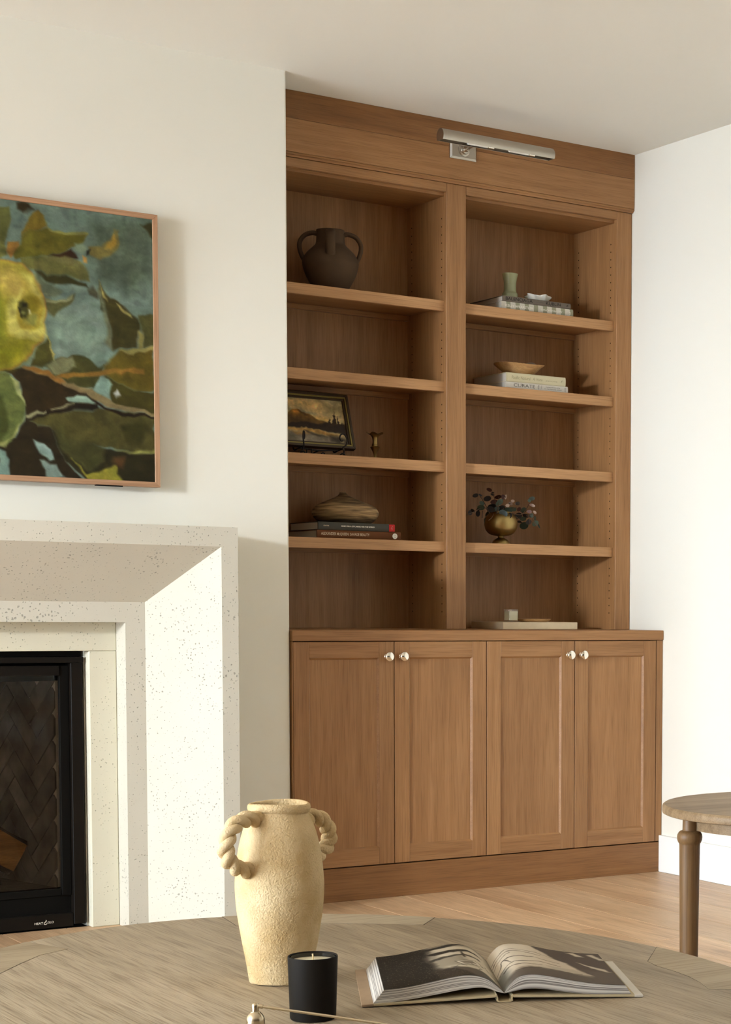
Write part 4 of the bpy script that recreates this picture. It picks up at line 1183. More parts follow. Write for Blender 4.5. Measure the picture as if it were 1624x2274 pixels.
rod([(2.858, 6.10, 1.5145), (2.860, 6.10, 1.5225), (2.867, 6.10, 1.5235), (2.871, 6.10, 1.5145)], 0.0024, name='foot_scroll')

# ---- little brass bud vase
vx, vy, vz = 3.078, 6.13, 1.5117
bv = thing('bud_vase', 'small flared brass bud vase right of the lake picture', 'vase', (vx, vy, vz))
prof = spline([(0.0125, 0.0), (0.0125, 0.0025), (0.0060, 0.0055), (0.0042, 0.011), (0.0050, 0.020), (0.0100, 0.033), (0.0162, 0.0445), (0.0166, 0.0465), (0.0120, 0.0490), (0.0105, 0.0530), (0.0108, 0.0555), (0.0092, 0.058), (0.0085, 0.070), (0.0120, 0.083), (0.0230, 0.0945), (0.0285, 0.0955), (0.0230, 0.0930), (0.0100, 0.083), (0.0070, 0.065)], 4)
def flare(r, z, a, j):
    k = max(0.0, (z - 0.082) / 0.0135)
    return r * (1 + 0.10*k*math.sin(5*a)), z + 0.0028*k*math.sin(5*a + 0.5)
part('body', lathe(B(), prof, vx, vy, vz, 40, rmod=flare), M['brass'], bv, smooth=50)

# ---- flat bottle vase
ux, uy, uz = 2.972, 6.15, 1.2830
ub = thing('bottle_vase', 'wide flattened clay bottle vase with a tiny neck on two books', 'vase', (ux, uy, uz))
prof = spline([(0.078, 0.0), (0.088, 0.002), (0.104, 0.014), (0.1150, 0.030), (0.1162, 0.042), (0.108, 0.056), (0.090, 0.068), (0.062, 0.080), (0.036, 0.091), (0.020, 0.099), (0.0125, 0.1065), (0.0112, 0.1105), (0.0080, 0.1115), (0.0070, 0.104), (0.012, 0.09)], 4)
def lean(r, z, a, j): return r * (1 + 0.006*math.sin(3*a)), z
bm = lathe(B(), prof, ux, uy, uz, 56, rmod=lean)
for v in bm.verts:
    k = max(0.0, (v.co.z - uz - 0.06) / 0.05); v.co += Vector((-0.0075, 0.0055, 0)) * min(1, k)
part('body', bm, M['smoke_clay'], ub, smooth=50)

# ---- brass urn with trailing plant
LEAVES= [(-1035,1779,102,65,-15,0),(-866,1805,74,29,25,0),(-601,1706,130,89,-15,0),(-463,2007,97,71,30,2),(-367,1855,67,44,10,0),(-314,1913,63,22,25,0),(-335,1597,130,89,0,2),(-122,1773,121,78,-5,2),(104,1774,89,85,30,2),(-1298,1143,74,97,20,0),(-1172,1221,85,52,35,0),(-982,1127,74,108,0,0),(-771,1495,89,78,20,1),(-803,1347,134,93,-10,1),(-548,1154,149,108,-30,1),(-601,893,104,130,15,1),(-142,1309,123,82,-35,3),(-25,1573,157,93,-30,1),(212,1146,153,108,30,3),(439,1052,134,127,0,0),(743,1120,138,115,-30,0),(515,1344,142,71,5,1),(363,1301,134,82,15,1),(982,1326,115,104,0,1),(1092,1124,123,63,10,0),(1016,746,171,130,5,1),(1224,894,108,89,-40,0),(1510,857,123,93,-35,1),(950,1024,119,89,-20,1),(787,897,93,48,5,0),(1321,1790,108,71,-10,1),(1266,1684,63,56,0,1),(775,1560,78,67,0,0),(-951,1285,74,48,-25,0),(-399,1289,149,104,20,0),(72,1345,130,112,0,0),(-399,1437,149,89,5,0),(211,1788,41,85,10,4),(428,1555,85,63,0,4),(546,1644,63,52,20,4),(655,1570,67,41,5,4),(1372,1529,108,52,12,4),(1476,1261,74,48,40,4),(341,1458,74,56,0,4),(1289,1272,85,56,0,5),(1621,804,29,130,-25,1),(1488,1045,37,97,0,1),(830,1338,74,85,10,2),(1355,1134,85,74,0,1)]
STEMS= [[(-909,1794),(-697,1517),(-399,1122)],[(-314,1885),(-250,1666),(-185,1353),(-121,1133)],[(-1434,1009),(-1077,1151),(-739,1349),(-313,1200)],[(-760,1219),(-718,962)],[(-271,1183),(-313,977),(-452,870)],[(547,1159),(961,1137),(1135,1407),(1266,1637)],[(331,1225),(655,1406),(939,1211),(1180,1183)],[(1180,1108),(1312,1038),(1334,794)],[(1180,1183),(1488,1120),(1466,950),(1665,712)],[(-99,1134),(331,1262),(765,1018),(983,876)],[(29,1139),(244,1445),(417,1564)],[(-99,1134),(-57,1563),(-100,1774)]]

px, py, pz = 3.594, 6.13, 1.2267
up = thing('potted_plant', 'trailing dark leaved plant in a footed brass urn', 'plant', (px, py, pz))
prof = spline([(0.0345, 0.0), (0.0350, 0.003), (0.0330, 0.0075), (0.0280, 0.0150), (0.0200, 0.0215), (0.0120, 0.0255), (0.0105, 0.0285), (0.0130, 0.0322), (0.0300, 0.0350), (0.0460, 0.0420), (0.0570, 0.0560), (0.0618, 0.0740), (0.0615, 0.0880), (0.0570, 0.1020), (0.0480, 0.1130), (0.0420, 0.1190), (0.0410, 0.1220), (0.0390, 0.1215), (0.0400, 0.112), (0.052, 0.095)], 4)
urn = part('urn', lathe(B(), prof, px, py, pz, 48), M['brass'], up, smooth=50, label='footed brass urn')
part('soil', lathe(B(), [(0.0405, 0.108), (0.03, 0.1095), (0.001, 0.1105)], px, py, pz, 24, cap0=True), M['ash'], up)
LEAFCOL = [(44, 38, 34), (74, 84, 68), (72, 40, 30), (66, 78, 76), (186, 160, 142), (110, 84, 78)]
leafm = [plain('leaf_%s' % n, srgb(*c), 0.5, spec=0.3, var=0.25, vscale=90) for n, c in zip(('dark', 'green', 'maroon', 'bluegreen', 'blush', 'dusky'), LEAFCOL)]
stemm = plain('plant_stem', srgb(92, 66, 44), 0.7)
leafme = {}
def leafmesh(k):
    if k not in leafme:
        me = bpy.data.meshes.new('leaf')
        vs, fs = [(0, 0, 0)], []
        n = 14
        for q in range(n):
            a = 2*math.pi*q/n
            vs.append((math.cos(a) * (1 - 0.08*math.cos(a)), math.sin(a), 0.16*abs(math.sin(a)) + 0.05*math.cos(2*a)))
        for q in range(n): fs.append((0, 1+q, 1+(q+1) % n))
        me.from_pydata(vs, [], fs)
        me.polygons.foreach_set('use_smooth', [True]*len(fs))
        me.materials.append(leafm[k])
        leafme[k] = me
    return leafme[k]
prng = random.Random(21)
for (lx, lz, w2, h2, rot, k) in LEAVES:
    o = bpy.data.objects.new('leaf', leafmesh(k)); COL.objects.link(o); o.parent = up
    depth = prng.uniform(-0.035, 0.035) if abs(lx) < 600 or lz > 1250 else prng.uniform(-0.012, 0.02)
    if lz < 1150 and abs(lx) < 560: depth = -0.058 - prng.uniform(0, 0.008)
    pos = Vector((lx*1e-4, 0, lz*1e-4)) + FC * depth
    R = Matrix(((RC.x, 0, -FC.x), (RC.y, 0, -FC.y), (0, 1, 0))).to_4x4()
    tilt = Matrix.Rotation(math.radians(prng.uniform(-32, 32)), 4, 'X') @ Matrix.Rotation(math.radians(prng.uniform(-28, 28)), 4, 'Y')
    o.matrix_local = Matrix.Translation(pos) @ R @ Matrix.Rotation(math.radians(-rot), 4, 'Z') @ tilt @ Matrix.Diagonal((w2*1.12e-4, h2*1.12e-4, 0.5e-4*(w2+h2), 1))
    WL[o] = WL[up]
for s in STEMS:
    pts = [Vector((px + x*1e-4, py, pz + z*1e-4)) + FC * (prng.uniform(-0.02, 0.01) if z > 1180 else -0.050) for x, z in s]
    part('stem', sweep(B(), spline([tuple(p) for p in pts], 5), 0.0013, seg=6), stemm, up, smooth=60)

# ---- travertine board with glass candle and little dish
slab = boxp('stone_board', 3.540, 3.865, 6.02, 6.257, 0.9125, 0.9387, M['travertine'], None, bev=0.0012)
tag(slab, 'beige travertine board on the worktop in the right bay', 'board')
gx, gy, gz = 3.606, 6.075, 0.9389
gc = thing('glass_candle', 'small square glass candle with cream wax on the travertine board', 'candle', (gx, gy, gz))
def rsq(h, c, n=5):
    out = []
    for cx, cy_, a0 in ((1, 1, 0), (-1, 1, 90), (-1, -1, 180), (1, -1, 270)):
        for k in range(n):
            a = math.radians(a0 + 90*k/(n-1)); out.append((gx + cx*(h-c) + c*math.cos(a), gy + cy_*(h-c) + c*math.sin(a)))
    return out
bm = B()
L0 = [[bm.verts.new((x, y, z)) for x, y in rsq(h, c)] for h, c, z in ((0.0205, 0.005, gz), (0.0215, 0.005, gz + 0.003), (0.0215, 0.005, gz + 0.0465), (0.0195, 0.004, gz + 0.0468), (0.0193, 0.004, gz + 0.006))]
n = len(L0[0])
bm.faces.new(L0[0][::-1]); bm.faces.new(L0[-1])
for a, b in zip(L0, L0[1:]):
    for i in range(n): bm.faces.new((a[i], a[(i+1) % n], b[(i+1) % n], b[i]))
part('glass_cup', bm, M['glass'], gc, smooth=30)
part('wax', prism(B(), rsq(0.01915, 0.004), gz + 0.0062, gz + 0.040), M['wax'], gc, smooth=30)
part('wick', sweep(B(), [(gx, gy, gz + 0.0395), (gx, gy, gz + 0.0450)], 0.0009, seg=6), M['wick'], gc)
dx, dy = 3.722, 6.105
ds = thing('wooden_dish', 'thin pale wooden dish on the travertine board', 'dish', (dx, dy, 0.9389))
part('plate', lathe(B(), spline([(0.048, 0.0), (0.054, 0.001), (0.061, 0.0060), (0.0660, 0.0108), (0.0640, 0.0112), (0.055, 0.0055), (0.04, 0.0035), (0.001, 0.003)], 3), dx, dy, 0.9389, 48), M['pale_wood'], ds, smooth=50)

# ================================================================ OVAL COFFEE TABLE
tx, ty, tz, ta, tb = 1.2331, 2.5293, 0.42, 0.6095, 0.8040
ct = thing('coffee_table', 'large oval weathered oak coffee table with thick top in the foreground', 'table', (tx, ty, 0))
NE = 160
def oval(k, inset=0.0): 
    a = 2*math.pi*k/NE
    return tx + (ta - inset)*math.cos(a), ty + (tb - inset)*math.sin(a)
bm = B()
rings = [[bm.verts.new((*oval(k, i), z)) for k in range(NE)] for i, z in ((0.012, tz - 0.052), (0.003, tz - 0.049), (0.0, tz - 0.040), (0.0, tz - 0.009), (0.0025, tz - 0.0025), (0.009, tz))]
for a, b in zip(rings, rings[1:]):
    for i in range(NE): bm.faces.new((a[i], a[(i+1) % NE], b[(i+1) % NE], b[i]))
bm.faces.new(rings[0][::-1]); bm.faces.new(rings[-1])
part('table_top', bm, M['table_y'], ct, smooth=35)
def rim_arc(a0, a1, inset=0.007, n=12):
    return [(tx + (ta-inset)*math.cos(a0 + (a1-a0)*k/n), ty + (tb-inset)*math.sin(a0 + (a1-a0)*k/n)) for k in range(n+1)]
def ang(x, y): return math.atan2((y-ty)/tb, (x-tx)/ta)
seam = plain('table_seam', srgb(70, 58, 44), 0.9)
def leg_block(inner, e0, e1):
    """end of a leg let flush into the top: seam below, block a hair proud"""
    for name, grow, z0, z1, m in (('block_seam', 0.0016, tz + 0.00005, tz + 0.00012, seam), ('leg_end', 0.0, tz - 0.004, tz + 0.0004, M['table_x'])):
        a0, a1 = ang(*e0), ang(*e1)
        poly = list(inner) + rim_arc(a1, a0)
        cxm = sum(p[0] for p in poly)/len(poly); cym = sum(p[1] for p in poly)/len(poly)
        if grow:
            poly = [(p[0] + (p[0]-cxm)/math.hypot(p[0]-cxm, p[1]-cym)*grow, p[1] + (p[1]-cym)/math.hypot(p[0]-cxm, p[1]-cym)*grow) for p in poly]
        part(name, prism(B(), poly, z0, z1), m, ct)
leg_block([(1.332, 3.207), (1.400, 3.176), (1.466, 3.139), (1.542, 3.084), (1.610, 3.022)], (1.351, 3.326), (1.672, 3.088))
leg_block([(0.780, 2.890), (0.858, 2.996), (0.908, 3.060), (0.957, 3.116), (1.010, 3.144)], (0.700, 2.930), (0.973, 3.251))
leg_block([(1.745, 2.500), (1.735, 2.460), (1.733, 2.407), (1.727, 2.362), (1.714, 2.314), (1.693, 2.262), (1.720, 2.242), (1.755, 2.216)], (1.838, 2.600), (1.780, 2.190))
for lx, ly in ((1.545, 3.060), (0.945, 3.060), (1.66, 2.23), (0.80, 2.10)):
    pts = [(lx + 0.06*math.cos(2*math.pi*k/20), ly + 0.06*math.sin(2*math.pi*k/20)) for k in range(20)]
    part('leg', prism(B(), pts, 0.0, tz - 0.0515), M['side_z'], ct, smooth=40)

# ---- rope-handled vase
VX, VY, VZ = 1.189, 2.694, 0.4206
PPM = 1438.3
va = thing('rope_vase', 'tall sandy terracotta vase with twisted rope handles on coffee table', 'vase', (VX, VY, VZ))
def hz(v): return (2178.5 - v) / 1431.0
PR = [(60, 2178.5), (65.5, 2177.5), (68.5, 2163), (73.5, 2132), (83.5, 2080.6), (93.0, 2018.6), (96.2, 1970), (95.0, 1940), (91.5, 1905), (87.0, 1878), (80.5, 1850), (72.5, 1826), (66.0, 1812), (63.0, 1806), (62.5, 1803)]
prof = spline([(r/PPM, hz(v)) for r, v in PR], 4)
rim = [(64.5, 1802), (67.2, 1797), (68.2, 1791.5), (67.0, 1786), (63.5, 1783), (60.0, 1783.5), (57.5, 1787), (57.5, 1800), (62, 1830), (80, 1900), (80, 2000)]
prof += [(r/PPM, hz(v)) for r, v in rim]
vr = random.Random(4)
def rough(r, z, a, j): return r * (1 + 0.004*math.sin(3*a + z*20) + 0.003*math.sin(7*a - z*31)), z + 0.0012*math.sin(2*a)
part('body', lathe(B(), prof, VX, VY, VZ, 96, rmod=rough), M['sandy'], va, smooth=60)
ph = math.radians(46)
VR, VF = Vector((0.915, -0.404, 0)), Vector((0.404, 0.915, 0))
for sgn in (-1, 1):
    d = (VR * math.cos(ph) + VF * math.sin(ph)) * sgn                # left handle comes towards the viewer, right one goes away
    loop = [(58, 1818), (80, 1812), (108, 1812), (134, 1821), (152, 1842), (159, 1866), (155, 1889), (138, 1908), (112, 1919), (86, 1924)]
    if sgn > 0: loop = [(56, 1830), (80, 1824), (108, 1824), (134, 1833), (152, 1851), (159, 1871), (155, 1890), (138, 1905), (112, 1913), (86, 1916)]
    cen = [Vector((VX, VY, VZ)) + d*(r/PPM) + Vector((0, 0, hz(v))) for r, v in [tuple(q) for q in spline(loop, 8)]]
    side = d.cross(Vector((0, 0, 1))).normalized()
    hb = B()
    n = len(cen)
    for phase in (0, math.pi):
        path = []
        for i, p in enumerate(cen):
            T = (cen[min(i+1, n-1)] - cen[max(i-1, 0)]).normalized(); Nn = T.cross(side)
            a = phase + 2*math.pi*4.0*i/(n-1)
            path.append(p + side*(0.0060*math.cos(a)) + Nn*(0.0060*math.sin(a)))
        sweep(hb, path, 0.0074, seg=12)
    part('handle', hb, M['sandy'], va, smooth=70)

# ---- black candle
kx, ky, kz = 1.117, 2.421, 0.4206
ca = thing('black_candle', 'matte black tumbler candle with ivory wax in front of the vase', 'candle', (kx, ky, kz))
KP = 1579.8
prof = [(0.0, 0.0), (46/KP, 0.0), (49.0/KP, 0.0008), (50.2/KP, 0.003), (54.4/KP, 0.0868), (54.2/KP, 0.0885), (53.2/KP, 0.0892), (52.0/KP, 0.0888), (51.4/KP, 0.087)]
part('tumbler', lathe(B(), prof, kx, ky, kz, 64, cap0=False), M['candle_black'], ca, smooth=40)
prof = [(51.4/KP, 0.087), (51.0/KP, 0.074), (47/KP, 0.02), (0.0001, 0.02)]
part('inner_wall', lathe(B(), prof, kx, ky, kz, 64, cap0=False), M['candle_black_in'], ca, smooth=40)
part('wax', lathe(B(), [(50.5/KP, 0.066), (50.9/KP, 0.0812), (49/KP, 0.0820), (20/KP, 0.0818), (0.0001, 0.0814)], kx, ky, kz, 48, cap0=False), M['wax'], ca, smooth=60)
part('wick', sweep(B(), [(kx, ky, kz + 0.081), (kx + 0.0003, ky, kz + 0.087), (kx - 0.0002, ky, kz + 0.0915)], 0.0013, seg=8), M['wick'], ca)

# ---- candle snuffer
bx_, by_, bz_ = 1.004, 2.356, 0.4206
sn = thing('candle_snuffer', 'brushed brass candle snuffer with bell and long handle before the candle', 'snuffer', (bx_, by_, bz_))
prof = spline([(0.0128, 0.0), (0.0136, 0.0008), (0.0128, 0.010), (0.0124, 0.020), (0.0118, 0.0265), (0.0095, 0.0315), (0.0066, 0.0345), (0.0060, 0.0355)], 4) + [(0.0048, 0.0357), (0.0047, 0.0440), (0.0040, 0.0462), (0.0022, 0.0472), (0.0001, 0.0474)]
bell = part('bell', lathe(B(), prof, bx_, by_, bz_, 40, cap0=False), plain('satin_gold_nickel', (0.62, 0.53, 0.38, 1), 0.24, 1.0), sn, smooth=50)
bm = B(); sweep(bm, [(1.006, 2.3545, 0.4634), (1.012, 2.350, 0.4624)], 0.0028, seg=10); part('socket', bm, bpy.data.materials['satin_gold_nickel'], sn, smooth=50)
bm = B(); sweep(bm, [(1.012, 2.350, 0.4624), (1.08, 2.298, 0.4510), (1.15, 2.244, 0.4385), (1.21, 2.199, 0.4236)], 0.0019, seg=10)
part('handle_rod', bm, bpy.data.materials['satin_gold_nickel'], sn, smooth=60)

# ---- open photo book
A_, B_ = Vector((1.206, 2.452, 0)), Vector((1.577, 2.268, 0))
EX = (B_ - A_).normalized(); EX = (EX + Vector((0.918, -0.396, 0)) * 0.9).normalized()
EY = Vector((-EX.y, EX.x, 0)); EY = (EY + Vector((0.37, 0.93, 0)) * 0.4).normalized()
O_ = Vector((1.3905, 2.3585, 0.4206)) ; LH, DH = 0.205, 0.268
ob = thing('open_book', 'open photo book showing a dark garden photograph on the coffee table', 'book', tuple(O_))
def OB(x, y, z): return O_ + EX*x + EY*y + Vector((0, 0, z))
cloth = plain('cream_cloth_cover', srgb(186, 168, 132), 0.8)
jacket = plain('printed_jacket_edge', srgb(164, 138, 108), 0.6, var=0.3, vscale=22)
def slabq(name, pts, h, m, par, bev=0.0007):
    bm = B()
    lo = [bm.verts.new(OB(*p)) for p in pts]; hi = [bm.verts.new(OB(p[0], p[1], p[2] + h)) for p in pts]
    n = len(pts); bm.faces.new(lo[::-1]); bm.faces.new(hi)
    for i in range(n): bm.faces.new((lo[i], lo[(i+1) % n], hi[(i+1) % n], hi[i]))
    if bev: bmesh.ops.bevel(bm, geom=list(bm.edges), offset=bev, segments=2, affect='EDGES')
    return part(name, bm, m, par, smooth=40)
HS = 0.0125
left = slabq('cover_board', [(-LH, 0, 0.0), (-HS, 0, 0.0075), (-HS, DH, 0.0075), (-LH, DH, 0.0)], 0.0032, cloth, ob)
right = slabq('cover_board', [(HS, 0, 0.0065), (LH, 0, 0.0), (LH, DH, 0.0), (HS, DH, 0.0065)], 0.0032, cloth, ob)
slabq('jacket_flap', [(-LH - 0.0010, -0.0006, 0.0001), (-LH + 0.016, -0.0006, 0.0008), (-LH + 0.016, DH, 0.0008), (-LH - 0.0010, DH, 0.0001)], 0.0036, jacket, left, 0.0005)
slabq('jacket_flap', [(LH - 0.012, -0.0008, 0.0003), (LH + 0.001, -0.0008, 0.0), (LH + 0.001, DH, 0.0), (LH - 0.012, DH, 0.0003)], 0.0036, plain('white_jacket_edge', srgb(206, 198, 184), 0.5), right, 0.0005)
bm = B()
prof = [(-HS - 0.001, 0.0105), (-HS + 0.001, 0.0060), (-HS + 0.0006, 0.0018), (-HS + 0.004, 0.0), (HS - 0.004, 0.0), (HS - 0.0006, 0.0018), (HS - 0.001, 0.0060), (HS + 0.001, 0.0095)]
inner = [(x*0.86, z + 0.0014) for x, z in prof][::-1]
a = [bm.verts.new(OB(x, 0.0005, z)) for x, z in prof + inner]; b = [bm.verts.new(OB(x, DH - 0.0005, z)) for x, z in prof + inner]
for i in range(len(a)): bm.faces.new((a[i], a[(i+1) % len(a)], b[(i+1) % len(a)], b[i]))
n = len(prof)
for i in range(n-1):
    bm.faces.new((a[i], a[i+1], a[2*n-2-i], a[2*n-1-i])); bm.faces.new((b[i], b[i+1], b[2*n-2-i], b[2*n-1-i]))
part('spine_channel', bm, cloth, ob)
Y0, Y1 = 0.006, DH - 0.006
TOPL = spline([(0.0, 0.0125), (0.010, 0.0215), (0.028, 0.0345), (0.050, 0.0405), (0.075, 0.0395), (0.110, 0.0330), (0.150, 0.0262), (0.184, 0.0232)], 5)
BOTL = spline([(0.0, 0.0120), (0.012, 0.0150), (0.032, 0.0215), (0.060, 0.0205), (0.100, 0.0145), (0.140, 0.0085), (0.180, 0.0045), (0.2005, 0.0038)], 5)
TOPR = spline([(0.0, 0.0125), (0.008, 0.0240), (0.022, 0.0355), (0.042, 0.0385), (0.070, 0.0350), (0.110, 0.0265), (0.150, 0.0205), (0.191, 0.0170)], 5)
BOTR = spline([(0.0, 0.0120), (0.012, 0.0140), (0.034, 0.0175), (0.060, 0.0165), (0.100, 0.0100), (0.140, 0.0055), (0.180, 0.0045), (0.2000, 0.0040)], 5)
def leafstripes():
    m, nt, N, L, p = newmat('page_block_edges')
    a = N.new('ShaderNodeVertexColor'); a.layer_name = 'print'
    L.new(a.outputs['Color'], p.inputs['Base Color']); p.inputs['Roughness'].default_value = 0.6
    return m
edge_m = leafstripes()
SHR = lambda c: [(x*0.945, z) for x, z in c]
for sg, top, bot in ((-1, SHR(TOPL), SHR(BOTL)), (1, SHR(TOPR), SHR(BOTR))):
    NL = 26
    verts, faces, cols = [], [], []
    er = random.Random(8 + sg)
    m = len(top)
    lay = [er.choice([(206, 198, 186), (196, 188, 178), (176, 168, 158), (150, 142, 134), (112, 104, 98), (214, 208, 198), (204, 198, 188)]) for _ in range(NL)]
    # visible sides of the pages: front edges, fore edge, back edges
    def ptl(i, f): return (sg*(bot[i][0] + (top[i][0]-bot[i][0])*f), bot[i][1] + (top[i][1]-bot[i][1])*f)
    for l in range(NL):
        f0, f1 = l/NL, (l+1)/NL
        for yv, idx in ((Y0, range(m-1)), (Y1, range(m-1))):
            for i in idx:
                q = [OB(*(lambda p: (p[0], yv, p[1]))(ptl(*a))) for a in ((i, f0), (i+1, f0), (i+1, f1), (i, f1))]
                k = len(verts); verts += q; faces.append((k, k+1, k+2, k+3)); cols += [lay[l]]*4
        p0, p1 = ptl(m-1, f0), ptl(m-1, f1)
        q = [OB(p0[0], Y0, p0[1]), OB(p0[0], Y1, p0[1]), OB(p1[0], Y1, p1[1]), OB(p1[0], Y0, p1[1])]
        k = len(verts); verts += q; faces.append((k, k+1, k+2, k+3)); cols += [lay[l]]*4
    for i in range(m-1):                                     # underside
        a0, a1 = ptl(i, 0), ptl(i+1, 0)
        k = len(verts); verts += [OB(a0[0], Y0, a0[1]), OB(a0[0], Y1, a0[1]), OB(a1[0], Y1, a1[1]), OB(a1[0], Y0, a1[1])]; faces.append((k, k+1, k+2, k+3)); cols += [(200, 192, 180)]*4
    pbk = part('page_block', (verts, faces), edge_m, ob)
    at = pbk.data.color_attributes.new('print', 'FLOAT_COLOR', 'POINT')
    at.data.foreach_set('color', [c for col in cols for c in srgb(*col)])
    # photograph on the top page
    pw, phh = 150, 150
    if sg < 0:                                               # u runs from the fore edge (left) to the gutter
        P = [((196, 182, 158), 30, [60, 0, 150, 0, 150, 150, 70, 150]), ((150, 138, 118), 10, [62, 62, 108, 56, 112, 100, 70, 104]),
             ((44, 38, 31), 9, [-5, -5, 62, -5, 66, 20, 60, 50, 66, 92, 70, 112, 80, 155, -5, 155]),
             ((60, 52, 43), 6, [60, 108, 90, 112, 118, 122, 134, 140, 134, 155, 66, 155]), ((92, 82, 70), 5, [84, 106, 116, 116, 142, 138, 150, 155, 112, 150]),
             ((54, 46, 38), 2.5, [52, 2, 80, 6, 110, -2, 112, 3, 86, 14, 60, 16]), ((50, 43, 36), 2.5, [58, 34, 84, 30, 112, 24, 134, 32, 134, 37, 112, 32, 96, 40, 70, 44]),
             ((66, 58, 48), 3, [58, 60, 84, 56, 108, 48, 128, 56, 128, 60, 108, 54, 84, 64, 60, 70]), ((70, 60, 50), 1.2, [104, 30, 107, 46, 111, 62, 108, 62, 104, 46]),
             ((206, 194, 174), 1.5, [92, 84, 116, 76, 122, 90, 98, 98]), ((128, 116, 100), 1, [96, 86, 114, 79, 118, 88, 101, 95])]
        for c0, c1 in (((90, 84), (118, 75)), ((118, 75), (126, 92)), ((126, 92), (98, 100)), ((98, 100), (90, 84)), ((86, 112), (94, 100)), ((94, 100), (104, 104)), ((110, 90), (122, 106)), ((122, 106), (116, 114)), ((128, 80), (142, 118))):
            dxx, dyy = c1[0]-c0[0], c1[1]-c0[1]; l_ = math.hypot(dxx, dyy); nx, ny = -dyy/l_*0.5, dxx/l_*0.5
            P.append(((48, 42, 36), 0.4, [c0[0]+nx, c0[1]+ny, c1[0]+nx, c1[1]+ny, c1[0]-nx, c1[1]-ny, c0[0]-nx, c0[1]-ny]))
        im = raster(pw, phh, (58, 50, 42), P, 12)
        g = np.random.default_rng(6); spk = (g.random((phh, pw)) > 0.955) & (im.mean(2) < 70)
        im[spk] = im[spk] * 0.4 + np.array((120, 110, 96)) * 0.6
    else:                                                    # u runs from the gutter to the fore edge (right)
        P = [((206, 192, 170), 20, [-5, 0, 60, 0, 70, 90, -5, 110]), ((124, 122, 112), 12, [-5, 100, 14, 96, 22, 155, -5, 155]),
             ((96, 86, 76), 10, [10, 132, 40, 112, 90, 110, 120, 122, 155, 135, 155, 155, 10, 155]),
             ((86, 75, 66), 4, [58, -5, 155, -5, 155, 155, 134, 155, 112, 108, 96, 68, 76, 30]), ((96, 85, 75), 14, [110, 90, 150, 90, 150, 150, 120, 150]),
             ((196, 182, 160), 3, [106, 6, 118, 5, 128, 22, 116, 20]), ((190, 176, 156), 3, [134, 8, 140, 6, 150, 34, 142, 34]), ((184, 170, 150), 2.5, [110, 52, 118, 58, 142, 86, 146, 96, 128, 82]),
             ((176, 162, 142), 4, [66, 96, 100, 92, 118, 116, 78, 112])]
        for c0, c1, wd in (((0, 40), (28, 24), 1.4), ((28, 24), (70, 40), 1.1), ((70, 40), (96, 58), .7), ((0, 48), (30, 34), 1.4), ((30, 34), (66, 48), 1.2), ((0, 62), (30, 44), 1.2), ((0, 88), (20, 64), 1.6), ((20, 64), (56, 60), 2.0), ((56, 60), (86, 74), 1.2),
                           ((20, 64), (26, 84), 1.3), ((4, 100), (30, 84), 1.6), ((30, 84), (60, 80), 1.6), ((60, 80), (84, 90), 1.4), ((10, 104), (34, 96), 1.8), ((34, 96), (62, 96), 1.8), ((24, 124), (58, 112), 1.6), ((58, 112), (104, 114), 1.2)):
            dxx, dyy = c1[0]-c0[0], c1[1]-c0[1]; l_ = math.hypot(dxx, dyy); nx, ny = -dyy/l_*wd/2, dxx/l_*wd/2
            P.append(((66, 56, 48), 0.6, [c0[0]+nx, c0[1]+ny, c1[0]+nx, c1[1]+ny, c1[0]-nx, c1[1]-ny, c0[0]-nx, c0[1]-ny]))
        im = raster(pw, phh, (194, 178, 156), P, 14)
    tot = [0]
    for i in range(m-1): tot.append(tot[-1] + math.hypot(top[i+1][0]-top[i][0], top[i+1][1]-top[i][1]))
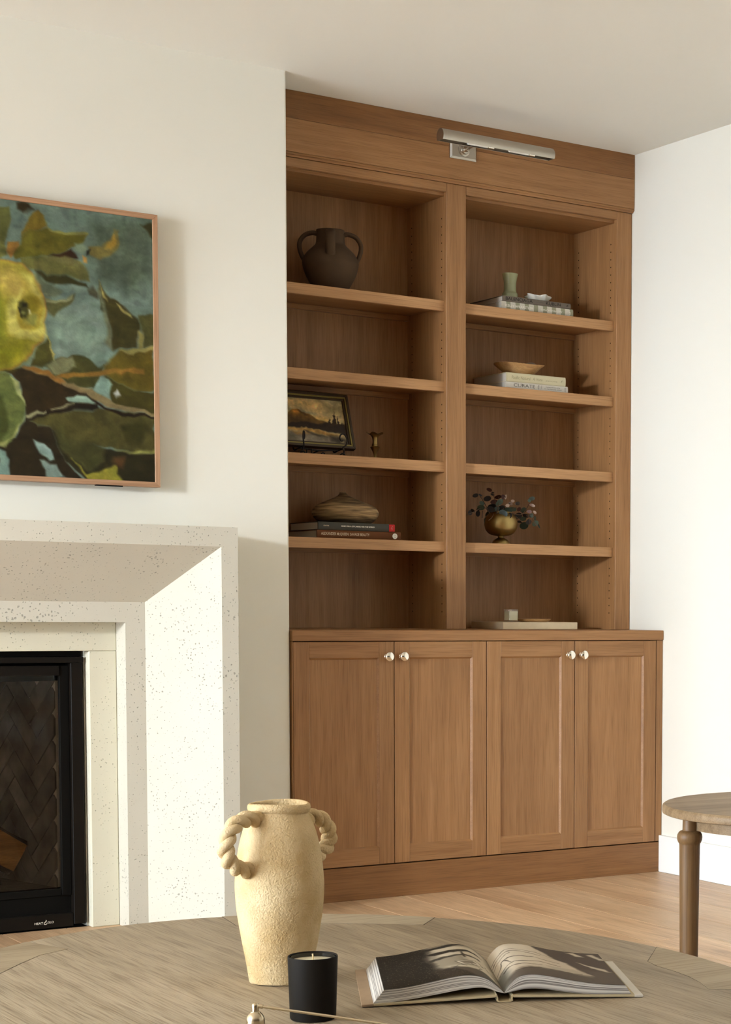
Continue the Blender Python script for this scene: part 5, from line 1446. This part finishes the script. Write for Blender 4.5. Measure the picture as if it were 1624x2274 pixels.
    def page(u, v, sg=sg, top=top, tot=tot):
        f = (1-u if sg < 0 else u) * tot[-1]
        i = min(int(np.searchsorted(tot, f, 'right')) - 1, len(tot) - 2)
        k = (f - tot[i]) / (tot[i+1] - tot[i])
        x = top[i][0] + (top[i+1][0]-top[i][0])*k; z = top[i][1] + (top[i+1][1]-top[i][1])*k
        return OB(sg*x, Y1 + (Y0-Y1)*v, z + 0.0003)
    printed('photo_page', im, page, M['print_page'], ob, label='black and white garden photograph')

# ================================================================ ROUND SIDE TABLE
sx, sy, szt, sr = 2.741, 3.328, 0.55, 0.313
sdt = thing('side_table', 'round brown oak side table with turned legs by the white wall', 'table', (sx, sy, 0))
prof = [(0.0, szt - 0.021), (sr - 0.004, szt - 0.021), (sr - 0.001, szt - 0.0195), (sr, szt - 0.016), (sr, szt - 0.0065), (sr - 0.0015, szt - 0.003), (sr - 0.0055, szt)]
bm = lathe(B(), prof[1:], sx, sy, 0, 128, cap0=True, cap1=True)
part('table_top', bm, M['side_x'], sdt, smooth=35)
for k in range(4):
    a = math.atan2(3.385 - sy, 2.475 - sx) + k*math.pi/2
    lx, ly = sx + 0.272*math.cos(a), sy + 0.272*math.sin(a)
    lp_ = spline([(0.0205, 0.0), (0.0208, 0.2), (0.0232, 0.44), (0.0238, 0.4690)], 3) + [(0.0240, 0.4705), (0.0262, 0.4735), (0.0282, 0.4790), (0.0288, 0.4850), (0.0280, 0.4905), (0.0255, 0.4955), (0.0215, 0.4990), (0.0168, 0.5000), (0.0163, 0.5015), (0.0163, szt - 0.021)]
    part('leg', lathe(B(), lp_, lx, ly, 0, 32, cap0=True, cap1=True), M['side_z'], sdt, smooth=40)
bm = B()
NA = 64
rg = [[bm.verts.new((sx + r*math.cos(2*math.pi*k/NA), sy + r*math.sin(2*math.pi*k/NA), z)) for k in range(NA)] for r, z in ((0.262, szt - 0.0211), (0.262, 0.5000), (0.246, 0.5000), (0.246, szt - 0.0211))]
for a, b in zip(rg, rg[1:] + rg[:1]):
    for i in range(NA): bm.faces.new((a[i], a[(i+1) % NA], b[(i+1) % NA], b[i]))
part('apron', bm, M['side_x'], sdt, smooth=40)
bpy.context.view_layer.update()
